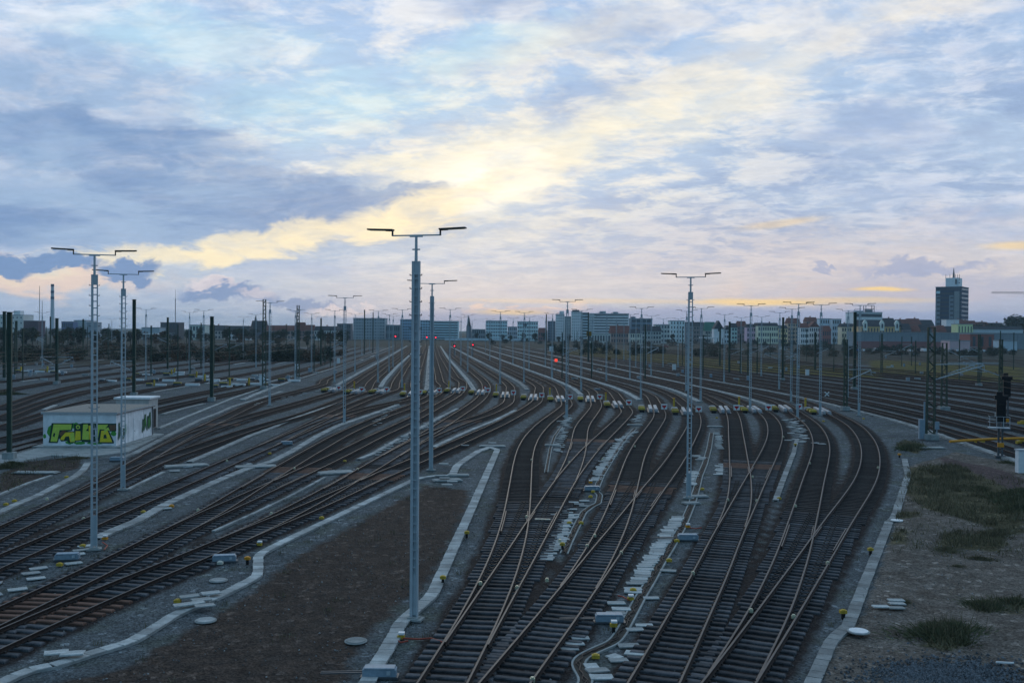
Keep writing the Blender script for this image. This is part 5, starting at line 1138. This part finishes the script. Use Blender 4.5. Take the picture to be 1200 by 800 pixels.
for x in xs_:
    k=random.choice([0,0,1,1,2,3,4,0]); van=random.random()<.3; y=412.5-(1150-x)*.004 if x>1000 else random.uniform(404,410); i+=1
    car(at2(x,y),k,van,f'{cols[k]} {"van" if van else "car"} parked far right beyond the tracks, {nth(i)} in the line' if x>1000 else f'{cols[k]} {"van" if van else "car"} parked below the houses, {nth(i-20)} of the scattered ones','vehicles parked beyond the right main lines',R(90) if x>1000 else random.uniform(-.3,.3))
# ------------------------------------------------------------------ trees
LEAF=[mat('leaf_dark',(.042,.052,.034),.8,.4,.8,obj=.25,island=.35),mat('leaf_olive',(.070,.062,.024),.8,.4,.8,obj=.25,island=.35),mat('leaf_rust',(.085,.050,.026),.8,.4,.8,obj=.25,island=.35)]
BARK=mat('bark',(.05,.042,.035),.9,.3,3)
def tree_proto(mi, h, rx, bush=False, poplar=False, n=620, leaf=.55, seed=0):
    rd=random.Random(seed); root=thing('bush' if bush else 'tree','','bush' if bush else 'tree')
    b=MB(); th=h*(.15 if bush else .45)
    b.cyl((0,0,-.1),.05*h*.5,th,8,0,.03*h*.5)
    lobes=[]
    for k in range(9 if not poplar else 7):
        a=rd.uniform(0,6.28); rr=rx*rd.uniform(.1,.75); z=h*(rd.uniform(.28,.95) if not bush else rd.uniform(.2,.85))
        if poplar: rr=rx*rd.uniform(0,.3); z=h*(.2+.75*k/6)
        else: rr*=1.1-abs(z/h-.5)
        c=(math.cos(a)*rr,math.sin(a)*rr,z); lobes.append((c,rx*rd.uniform(.35,.6)*(1-.35*z/h)))
        b.bar((0,0,min(th*rd.uniform(.6,1),z*.8)),c,.02*h*.5,n=5)
    b.build('trunk',BARK,root)
    b=MB()
    for k in range(n):
        c,r=rd.choice(lobes); v=Vector((rd.gauss(0,1),rd.gauss(0,1),rd.gauss(0,.8))).normalized()*r*rd.uniform(.35,1.12); p=Vector(c)+v
        if p.z<h*.06: p.z=h*.06+rd.random()*.3
        e=Matrix.Rotation(rd.uniform(0,6.28),3,'Z')@Matrix.Rotation(rd.uniform(0,3.14),3,'X'); s=leaf*rd.uniform(.5,1.2)
        b.add([p+e@Vector((s,0,0)),p+e@Vector((0,s*.55,.1*s)),p+e@Vector((-s*.8,0,0)),p+e@Vector((0,-s*.55,.1*s))],[(0,1,2,3)])
    b.build('crown',LEAF[mi],root); return root
TUFT=[mat('tuft_green',(.105,.108,.058),.85,.4,1.5,island=.4),mat('tuft_dry',(.155,.132,.080),.85,.4,1.5,island=.4)]
def tuft(mi,h,r,seed):
    rd=random.Random(seed); root=thing('grass_tuft','','grass tuft'); b=MB()
    for k in range(1500):
        a=rd.uniform(0,6.28); rr=r*abs(rd.gauss(0,.48)); x,y=math.cos(a)*rr*1.5,math.sin(a)*rr; hh_=h*rd.uniform(.35,1.1)*max(.25,1-rr/r*.7); w_=rd.uniform(.008,.02); t=rd.uniform(0,3.14); dx,dy=math.cos(t)*w_,math.sin(t)*w_; lx,ly=rd.gauss(x*.15,.12),rd.gauss(y*.15,.12)
        b.add([(x-dx,y-dy,0),(x+dx,y+dy,0),(x+lx*.4+dx*.6,y+ly*.4+dy*.6,hh_*.6),(x+lx,y+ly,hh_)],[(0,1,2),(0,2,3)])
    b.build('blades',TUFT[mi],root)
    b=MB()
    for k in range(26):
        a=rd.uniform(0,6.28); rr=r*rd.uniform(0,.6); x,y=math.cos(a)*rr*1.4,math.sin(a)*rr; b.tube([(x,y,0),(x+rd.gauss(0,.1),y+rd.gauss(0,.1),h*rd.uniform(.9,1.5))],.006,3)
    b.build('stalk',TUFT[1],root); return root
PT={}
def plant(key, px=None, xy=None, s=1., label='', cat='tree', group=None):
    args={'dark':(0,9,3.6),'olive':(1,8,3.6),'rust':(2,7,3.2)}
    if key not in PT:
        if key in args: PT[key]=tree_proto(*args[key],seed=len(PT)+3)
        elif key=='poplar': PT[key]=tree_proto(0,14,1.5,poplar=True,n=420,seed=11)
        elif key=='darkbush': PT[key]=tree_proto(0,3.0,3.4,bush=True,n=520,leaf=.36,seed=12)
        elif key=='rustbush': PT[key]=tree_proto(2,2.6,3.6,bush=True,n=520,leaf=.36,seed=13)
        elif key=='shrub': PT[key]=tuft(0,.42,.95,14)
        elif key=='dryshrub': PT[key]=tuft(1,.36,.95,15)
        o=PT[key]
    else: o=copy_tree(PT[key])
    q=xy if xy is not None else at2(*px); o.location=(q[0],q[1],-.05); o.rotation_euler=(0,0,random.uniform(0,6.28)); o.scale=(s*random.uniform(.9,1.15),s*random.uniform(.9,1.15),s)
    tag(o,label,cat,group); return o
random.seed(9)
TL=[]
for k in range(95):
    x=random.uniform(-5,412); TL.append((x,random.uniform(399,409),random.choice(['dark','olive','rust','dark','dark']),random.uniform(.75,1.2)))
TL+= [(x+random.uniform(-2,2),random.uniform(398,403),'dark',random.uniform(.6,.95)) for x in np.linspace(560,1000,34)]
TL+= [(840,399,'olive',1.),(880,400,'olive',1.0),(905,401,'olive',1.3),(930,401,'dark',1.1),(860,401,'olive',.9)]
TL.sort()
cname={'dark':'dark green','olive':'olive autumn','rust':'rust brown autumn'}
for i,(x,y,k,s) in enumerate(TL): plant(k,(x,y),None,s,f'{cname[k]} tree on the skyline, {nth(i+1)} from the left','tree','trees along the horizon')
for i,(x,s) in enumerate([(1176,2.2),(1184,2.7),(1189,3.1),(1194,2.8),(1200,2.9),(1206,3.1),(1150,2.3),(1163,2.2)]): plant('dark',None,tuple(P(x,389,900+i*6)[:2]),s,f'big dark tree behind the long pale building, {nth(sorted([1176,1184,1189,1194,1200,1206,1150,1163]).index(x)+1)} from the left','tree','trees at the right edge')
BL=sorted([(random.uniform(-5,400),random.uniform(408,424),random.choice(['darkbush','rustbush','darkbush'])) for _ in range(150)]+[(random.uniform(640,1190),random.uniform(403,418),'darkbush') for _ in range(150)]+[(random.uniform(560,1000),random.uniform(399,404),'darkbush') for _ in range(60)])
for i,(x,y,k) in enumerate(BL): plant(k,(x,y),None,random.uniform(.7,1.3),f'low {"rust brown" if k[0]=="r" else "dark green"} bush beyond the tracks, {nth(i+1)} from the left','bush','bushes beyond the tracks')
SH=[(1066,526,'shrub',1.4),(1074,524,'shrub',1.1),(1109,748,'shrub',1.2),(1117,743,'shrub',1.35),(1100,744,'shrub',1.1),(1123,752,'shrub',.9),(1092,735,'shrub',.7),(1152,714,'shrub',1.),(1161,712,'shrub',.9),(1163,629,'dryshrub',1.1),(1170,625,'dryshrub',1.1),(1107,645,'dryshrub',.8),(1185,590,'shrub',1.5),(1178,583,'shrub',1.3),(1195,598,'shrub',1.4),(1168,584,'shrub',1.2),(1190,708,'shrub',.9),(1125,624,'dryshrub',.7),(1150,655,'dryshrub',.6),(1122,665,'dryshrub',.6),(1062,707,'dryshrub',.6),(1130,560,'dryshrub',1.),(1150,575,'shrub',1.1),(1098,552,'dryshrub',.9),(1083,563,'dryshrub',.8),(1200,580,'shrub',1.5),(14,544,'shrub',.9),(4,548,'shrub',1.),(88,537,'dryshrub',.8),(1180,543,'shrub',.8),(1192,546,'shrub',.7),(10,462,'shrub',1.6)]
SH.sort()
for i,(x,y,k,s) in enumerate(SH): plant(k,(x,y),None,s,f'{"dark green" if k=="shrub" else "dry yellowish"} grass tuft on bare ground, {nth(i+1)} from the left','grass tuft','grass tufts on the bare ground')
# grass and weeds
b=MB(); polys=[gp(g) for g in GP]+[gp([(0,556),(25,541),(95,533),(93,548),(60,556),(0,580)]),gp([(1055,560),(1200,560),(1200,660),(1045,650)])]
random.seed(4)
for pi,poly in enumerate(polys):
    lo,hi=poly.min(0),poly.max(0); area=(hi-lo).prod(); n=int(min(16000,area*(40 if pi<8 else 9)))
    xy=np.c_[rng.uniform(lo[0],hi[0],n),rng.uniform(lo[1],hi[1],n)]; m=inpoly(xy[:,0],xy[:,1],poly)
    cl=rng.uniform(0,1,n)
    for (x,y) in xy[m]:
        if math.sin(x*1.3+2*math.sin(y*.7))*math.sin(y*1.1+x*.4)<-.15+random.uniform(-.3,.3): continue
        hgt_=random.uniform(.12,.5); a=random.uniform(0,6.28); w_=random.uniform(.012,.03); lx,ly=random.gauss(0,.12),random.gauss(0,.12); dx,dy=math.cos(a)*w_,math.sin(a)*w_; z=.05
        b.add([(x-dx,y-dy,z),(x+dx,y+dy,z),(x+lx,y+ly,z+hgt_)],[(0,1,2)])
        b.add([(x-dy,y+dx,z),(x+dy,y-dx,z),(x-lx*1.3,y+ly,z+hgt_*.8)],[(0,1,2)])
for k in range(260):
    x,y=random.uniform(-24,22),random.uniform(24,72)
    if kd.find((x,y,0))[2]<1.7 or not(0<proj((x,y,0))[0]<1010): continue
    for q_ in range(random.randint(8,26)):
        bx_,by_=x+random.gauss(0,.16),y+random.gauss(0,.16); hgt_=random.uniform(.05,.22); a=random.uniform(0,6.28); dx,dy=math.cos(a)*.012,math.sin(a)*.012
        b.add([(bx_-dx,by_-dy,-.03),(bx_+dx,by_+dy,-.03),(bx_+random.gauss(0,.05),by_+random.gauss(0,.05),hgt_)],[(0,1,2)])
g=b.build('grass',mat('grass',(.125,.110,.065),.85,.5,.5,island=.4)); g['kind']='stuff'
# coarse blue-grey gravel heap at the lower right
b=MB()
for k in range(4200):
    x,y=random.gauss(0,1),random.gauss(0,1); px=(1105+x*45,798+y*11); q=at2(*px); s=random.uniform(.03,.08)
    e=Matrix.Rotation(random.uniform(0,6.28),3,'Z')@Matrix.Rotation(random.uniform(0,1.5),3,'X'); c=Vector((q[0],q[1],.09+.05*math.exp(-(x*x+y*y)/2)))
    vs=[c+e@Vector(v)*s for v in ((1,0,0),(-.2,.9,.1),(-.9,-.3,0),(.2,-.8,.2),(0,.1,.7),(0,0,-.6))]; b.add(vs,[(0,1,4),(1,2,4),(2,3,4),(3,0,4),(1,0,5),(2,1,5),(3,2,5),(0,3,5)])
o=b.build('gravel',mat('gravel_blue',(.10,.115,.13),.85,.2,3,island=.5)); o['kind']='stuff'

# loose stones scattered over the nearer ground
def stones(name, n, box, size, m):
    b=MB()
    for k in range(n):
        x=random.uniform(box[0],box[1]); y=random.uniform(18,box[3])
        s=random.uniform(*size); e=Matrix.Rotation(random.uniform(0,6.28),3,'Z')@Matrix.Rotation(random.uniform(0,1.5),3,'X'); q=proj((x,y,0))
        if not(-10<q[0]<1210 and q[1]<815): continue
        c=Vector((x,y,s*.3-.02+(.08 if q[0]>1010 else 0)))
        vs=[c+e@Vector(v)*s for v in ((1,0,0),(-.2,.9,.1),(-.9,-.3,0),(.2,-.8,.2),(0,.1,.6),(0,0,-.6))]; b.add(vs,[(0,1,4),(1,2,4),(2,3,4),(3,0,4),(1,0,5),(2,1,5),(3,2,5),(0,3,5)])
    o=b.build(name,m); o['kind']='stuff'
stones('loose_stones',5000,(-24,24,0,60),(.02,.05),mat('stone_dark',(.12,.13,.135),.9,.2,3,island=.6))
stones('pale_stones',1100,(-24,26,0,55),(.02,.055),mat('stone_pale',(.24,.25,.25),.9,.2,3,island=.5))
# ------------------------------------------------------------------ sky and light
w=bpy.data.worlds.new('World'); scene.world=w; w.use_nodes=True; wt=w.node_tree; WN=wt.nodes; WL=wt.links
for n in list(WN): WN.remove(n)
wo=WN.new('ShaderNodeOutputWorld'); bg=WN.new('ShaderNodeBackground'); WL.new(bg.outputs[0],wo.inputs[0])
sky=WN.new('ShaderNodeTexSky'); sky.sky_type='NISHITA'; sky.sun_disc=False; SUN_EL=R(7); SUN_AZ=R(-2)
sky.sun_elevation=SUN_EL; sky.sun_rotation=SUN_AZ; sky.altitude=100; sky.dust_density=1.5
def wmath(op,a,b=None,c=None,clamp=False):
    n=WN.new('ShaderNodeMath'); n.operation=op; n.use_clamp=clamp
    for i,s in enumerate((a,b,c)):
        if s is None: continue
        if isinstance(s,(int,float)): n.inputs[i].default_value=s
        else: WL.new(s,n.inputs[i])
    return n.outputs[0]
def wmap(s,a,b,c,d,smooth=False):
    n=WN.new('ShaderNodeMapRange'); n.interpolation_type='SMOOTHSTEP' if smooth else 'LINEAR'
    for nm,v in (('From Min',a),('From Max',b),('To Min',c),('To Max',d)): n.inputs[nm].default_value=v
    WL.new(s,n.inputs['Value']); return n.outputs['Result']
def wmix(f,a,b):
    n=WN.new('ShaderNodeMix'); n.data_type='RGBA'
    if isinstance(f,(int,float)): n.inputs[0].default_value=f
    else: WL.new(f,n.inputs[0])
    for i,s in ((6,a),(7,b)):
        if isinstance(s,tuple): n.inputs[i].default_value=(*s,1)
        else: WL.new(s,n.inputs[i])
    return n.outputs[2]
def srgb(r,g,b):
    f=lambda v:(v/255/12.92 if v/255<=.04045 else ((v/255+.055)/1.055)**2.4)
    return (f(r),f(g),f(b))
wtc=WN.new('ShaderNodeTexCoord'); sep=WN.new('ShaderNodeSeparateXYZ'); WL.new(wtc.outputs['Generated'],sep.inputs[0])
X,Y,Z=sep.outputs
AZ=wmath('ARCTAN2',X,Y); EL=wmath('ARCSINE',Z)
# cloud layer coordinates: the sheet overhead, so that clouds flatten towards the horizon
zz=wmath('ADD',wmath('MAXIMUM',Z,0.0),.17)
cx=WN.new('ShaderNodeCombineXYZ'); WL.new(wmath('DIVIDE',X,zz),cx.inputs[0]); WL.new(wmath('DIVIDE',Y,zz),cx.inputs[1])
def wnoise(vec,scale,detail=6,rough=.55,dist=0,lac=2.,out='Fac'):
    n=WN.new('ShaderNodeTexNoise'); n.inputs['Scale'].default_value=scale; n.inputs['Detail'].default_value=detail; n.inputs['Roughness'].default_value=rough; n.inputs['Distortion'].default_value=dist
    WL.new(vec,n.inputs['Vector']); return n.outputs[out]
def mapping(vec,sc,rot=(0,0,0),loc=(0,0,0)):
    n=WN.new('ShaderNodeMapping'); n.inputs['Scale'].default_value=sc; n.inputs['Rotation'].default_value=rot; n.inputs['Location'].default_value=loc; WL.new(vec,n.inputs['Vector']); return n.outputs[0]
sheet=cx.outputs[0]
nA=wnoise(mapping(sheet,(1,1,1),(0,0,.5)),1.9,5,.62,.25)          # large clumps
nB=wnoise(mapping(sheet,(1,1.15,1),(0,0,.5),(3,7,0)),5.2,5,.66,.25)     # ripples
ae=WN.new('ShaderNodeCombineXYZ'); WL.new(AZ,ae.inputs[0]); WL.new(EL,ae.inputs[1])
aev=ae.outputs[0]
nC=wnoise(mapping(aev,(5,16,1),(0,0,.12)),1.0,5,.62,.6)            # streaks
nD=wnoise(mapping(aev,(14,34,1)),1.0,5,.62,.6)
nE=wnoise(mapping(aev,(30,46,1),loc=(5,2,0)),1.0,4,.6,.4)
# warped sky position for the cloud banks
dA=wmath('MULTIPLY',wmath('SUBTRACT',nC,.5),.17); dE=wmath('ADD',wmath('MULTIPLY',wmath('SUBTRACT',nD,.5),.055),wmath('MULTIPLY',wmath('SUBTRACT',nC,.5),.055))
WA=wmath('ADD',AZ,wmath('ADD',dA,wmath('MULTIPLY',wmath('SUBTRACT',nE,.5),.05))); WE=wmath('ADD',EL,wmath('ADD',dE,wmath('MULTIPLY',wmath('SUBTRACT',nE,.5),.02)))
def dirpx(x,y):
    d=ray(x,y); d=d/np.linalg.norm(d); return math.atan2(d[0],d[1]), math.asin(d[2])
def comb(a,e):
    n=WN.new('ShaderNodeCombineXYZ'); WL.new(a,n.inputs[0]); WL.new(e,n.inputs[1]); return n.outputs[0]
WV=comb(WA,WE)
def blob(x,y,rx,ry,rot=0,soft=1.0,vec=None,k=1.0):
    """soft elliptical bank centred in the direction of a picture point, radii in picture pixels; rot positive rises to the right"""
    ca,ce=dirpx(x,y)
    n=WN.new('ShaderNodeMapping'); n.vector_type='TEXTURE'; n.inputs['Location'].default_value=(ca,ce,0); n.inputs['Rotation'].default_value=(0,0,rot); n.inputs['Scale'].default_value=(rx/F,ry/F,1)
    WL.new(vec or WV,n.inputs['Vector'])
    l=WN.new('ShaderNodeVectorMath'); l.operation='LENGTH'; WL.new(n.outputs[0],l.inputs[0])
    m=WN.new('ShaderNodeMapRange'); m.interpolation_type='SMOOTHSTEP'
    for nm,v in (('From Min',1+soft*.5),('From Max',max(0,1-soft*.5)),('To Min',0),('To Max',k)): m.inputs[nm].default_value=v
    WL.new(l.outputs['Value'],m.inputs['Value'])
    m['bl']=1
    return m.outputs['Result']
def total(bl):
    t=None
    for b in bl: t=b if t is None else wmath('MAXIMUM',t,b)
    return t
def scaled(b,k):
    if b.node.get('bl'): b.node.inputs['To Max'].default_value=k; return b
    return wmath('MULTIPLY',b,k)
# base: clear-to-milky sky by elevation
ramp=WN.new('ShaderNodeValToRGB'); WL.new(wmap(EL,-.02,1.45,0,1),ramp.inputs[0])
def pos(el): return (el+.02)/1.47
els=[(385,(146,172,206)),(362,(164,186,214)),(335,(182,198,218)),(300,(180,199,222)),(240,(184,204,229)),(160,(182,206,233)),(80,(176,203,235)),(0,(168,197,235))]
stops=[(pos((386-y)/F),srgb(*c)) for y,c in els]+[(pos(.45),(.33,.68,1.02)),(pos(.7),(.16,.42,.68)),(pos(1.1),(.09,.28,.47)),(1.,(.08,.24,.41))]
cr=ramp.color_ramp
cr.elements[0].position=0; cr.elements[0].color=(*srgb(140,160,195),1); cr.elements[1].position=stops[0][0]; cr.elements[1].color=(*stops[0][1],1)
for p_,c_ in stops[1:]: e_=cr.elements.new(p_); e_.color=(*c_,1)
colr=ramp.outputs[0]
# general mackerel mottling: pale gaps and blue-grey cloud
warm=total([scaled(blob(590,190,330,150,.1,1.6),1.0),scaled(blob(800,130,260,80,.35,1.4),.45)])
gap=wmap(wmath('ADD',wmath('MULTIPLY',nB,.6),wmath('MULTIPLY',nA,.4)),.43,.58,0,1,True)
pale=wmix(warm,srgb(236,240,250),srgb(255,248,232))
colr=wmix(wmath('MULTIPLY',gap,wmap(EL,.04,.14,.25,.85)),colr,pale)
cl=wmap(wmath('ADD',wmath('MULTIPLY',nA,.55),wmath('MULTIPLY',nC,.45)),.47,.64,0,1,True)
colr=wmix(wmath('MULTIPLY',cl,wmap(EL,.02,.12,.35,.8)),colr,srgb(140,170,214))
# cyan clear patches
cy=total([blob(400,120,130,28,.1,1.6),blob(210,45,120,25,0,1.6),blob(560,60,90,20,.2,1.6)])
colr=wmix(scaled(cy,.45),colr,srgb(190,232,246))
# peach zones near the horizon
pe=total([scaled(blob(1010,320,300,52,0,1.7),.6),scaled(blob(55,322,110,13,0,1.3),.9),scaled(blob(640,345,240,30,0,1.6),.3),blob(600,368,75,5,.0,1.2),scaled(blob(1000,345,190,14,0,1.4),.8)])
colr=wmix(pe,colr,srgb(236,214,202))
# bright gaps round the hidden sun
br=total([blob(560,205,130,48,.35,1.2),scaled(blob(720,145,200,28,.42,1.3),.95),scaled(blob(900,95,150,22,.42,1.4),.8),scaled(blob(470,190,70,12,.1,1.2),.9),scaled(blob(1085,8,75,16,.1,1.4),.9),scaled(blob(690,40,120,18,.2,1.6),.5),scaled(blob(640,265,120,12,.2,1.4),.5)])
brm=wmath('MULTIPLY',br,wmap(nD,.3,.6,.55,1.,True))
colr=wmix(wmath('MULTIPLY',brm,.85),colr,wmix(warm,srgb(246,240,232),srgb(255,246,220)))
core=blob(560,215,75,30,.3,1.3)
colr=wmix(wmath('MULTIPLY',core,wmap(nD,.35,.6,.3,1,True)),colr,(1.12,1.08,.93))
# blue-grey banks
dk=total([blob(110,165,170,34,-.03,1.0),blob(240,245,290,46,.0,.9),blob(60,262,180,34,0,.9),scaled(blob(50,95,150,40,0,1.4),.5),scaled(blob(420,232,110,14,.1,1.),.9)])
dkm=wmath('MULTIPLY',dk,wmap(nD,.25,.6,.72,1.,True))
colr=wmix(dkm,colr,wmix(wmap(nC,.4,.62,0,1,True),srgb(122,154,198),srgb(154,182,216)))
br2=total([blob(320,284,210,13,.14,1.0),blob(470,250,110,15,.3,1.1),scaled(blob(160,300,60,9,.05,1.2),.9)])
colr=wmix(wmath('MULTIPLY',br2,wmap(nD,.3,.6,.6,1.,True)),colr,srgb(254,240,206))
dk2=total([scaled(blob(1020,200,270,80,.22,1.3),.8),scaled(blob(780,235,190,30,.25,1.2),.6),scaled(blob(820,290,230,26,.05,1.4),.55),scaled(blob(1120,80,120,60,.3,1.6),.55),scaled(blob(720,110,130,20,.25,1.4),.5)])
dkm2=wmath('MULTIPLY',dk2,wmap(nB,.38,.56,1.,.35,True))
colr=wmix(dkm2,colr,wmix(wmap(nC,.4,.62,0,1,True),srgb(144,167,206),srgb(170,189,219)))
# low bank along the horizon on the right, with fiery slits above it
bank=total([blob(860,376,420,15,.0,.55,comb(AZ,wmath('ADD',EL,wmath('MULTIPLY',wmath('SUBTRACT',nE,.5),.010)))),scaled(blob(1100,350,160,26,0,1.),.55)])
colr=wmix(scaled(bank,.85),colr,srgb(152,168,206))
TV=comb(AZ,wmath('ADD',EL,wmath('MULTIPLY',wmath('SUBTRACT',nD,.5),.006)))
fire=total([scaled(blob(890,354,75,3.5,0,1.3,TV),.85),scaled(blob(1033,339,27,2.2,0,1.3,TV),.9),scaled(blob(700,353,160,2.6,0,1.4,TV),.3),scaled(blob(985,352,90,3,0,1.4,TV),.5),scaled(blob(600,366,40,3,0,1.3,TV),.6),scaled(blob(1195,287,30,4,0,1.3,TV),.6),scaled(blob(915,262,40,4,.1,1.3,TV),.4)])
colr=wmix(fire,colr,srgb(255,220,150))
# low cumulus puffs and plumes
pA=wmath('ADD',AZ,wmath('MULTIPLY',wmath('SUBTRACT',nE,.5),.04)); pE=wmath('ADD',EL,wmath('MULTIPLY',wmath('SUBTRACT',nE,.5),.045))
PV=comb(pA,pE)
puff=total([blob(55,307,52,9,0,.5,PV),blob(10,313,26,10,0,.5,PV),blob(150,315,30,11,0,.5,PV),blob(165,330,9,9,0,.6,PV),scaled(blob(262,341,40,11,0,.5,PV),.95),scaled(blob(345,354,62,7,-.12,.7,PV),.8)])
colr=wmix(puff,colr,srgb(116,150,196))
rp=total([scaled(blob(1085,312,66,6,0,.8,PV),.6),scaled(blob(965,313,16,3,0,.7,PV),.6)])
colr=wmix(rp,colr,srgb(146,164,204))
wl=total([scaled(blob(400,364,34,6,0,.8,PV),.85),scaled(blob(250,331,26,5,0,.9,PV),.7),scaled(blob(300,345,22,5,0,.9,PV),.5)])
colr=wmix(wl,colr,srgb(232,222,226))
# fine ripples
nF=wnoise(mapping(sheet,(1,1.6,1),(0,0,.6),(9,4,0)),14.,4,.7,.2)
rs_=WN.new('ShaderNodeVectorMath'); rs_.operation='SCALE'; WL.new(colr,rs_.inputs[0]); WL.new(wmap(nF,.3,.7,.945,1.055),rs_.inputs['Scale']); colr=rs_.outputs[0]
# the far side of the sky (behind the camera) is already in dusk
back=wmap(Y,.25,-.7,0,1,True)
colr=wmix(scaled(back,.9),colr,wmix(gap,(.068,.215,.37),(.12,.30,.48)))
below=wmap(EL,-.004,-.03,0,1)
colr=wmix(below,colr,(.12,.15,.2))
skys=WN.new('ShaderNodeVectorMath'); skys.operation='SCALE'; skys.inputs['Scale'].default_value=.0025; WL.new(sky.outputs[0],skys.inputs[0])
add=WN.new('ShaderNodeVectorMath'); add.operation='ADD'; WL.new(colr,add.inputs[0]); WL.new(skys.outputs[0],add.inputs[1])
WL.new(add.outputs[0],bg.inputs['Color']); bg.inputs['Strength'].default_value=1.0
w.cycles.sampling_method='MANUAL'; w.cycles.sample_map_resolution=512
sl=bpy.data.lights.new('sun','SUN'); so=bpy.data.objects.new('sun',sl); COL.objects.link(so)
sl.energy=.30; sl.angle=R(20); sl.color=(1,.86,.66)
sv=Vector((math.sin(SUN_AZ)*math.cos(SUN_EL+R(3)),math.cos(SUN_AZ)*math.cos(SUN_EL+R(3)),math.sin(SUN_EL+R(3))))
so.rotation_euler=sv.to_track_quat('Z','Y').to_euler()
scene.view_settings.view_transform='Standard'; scene.view_settings.look='None'; scene.view_settings.exposure=0; scene.view_settings.gamma=1; scene.view_settings.use_curve_mapping=False
scene.cycles.max_bounces=4; scene.cycles.diffuse_bounces=2; scene.cycles.glossy_bounces=2; scene.cycles.transparent_max_bounces=8
# ------------------------------------------------------------------ air
hb_=MB(); hb_.box((0,3100,34.4),(11000,6400,71.)); hz=hb_.build('haze',[]); hz['kind']='stuff'
hm=bpy.data.materials.new('haze'); hm.use_nodes=True; hn=hm.node_tree; 
for n in list(hn.nodes): hn.nodes.remove(n)
ho=hn.nodes.new('ShaderNodeOutputMaterial'); pv=hn.nodes.new('ShaderNodeVolumePrincipled'); pv.inputs['Color'].default_value=(.62,.86,1,1); pv.inputs['Density'].default_value=.00011; pv.inputs['Anisotropy'].default_value=.2
hn.links.new(pv.outputs[0],ho.inputs['Volume']); hz.data.materials.append(hm)
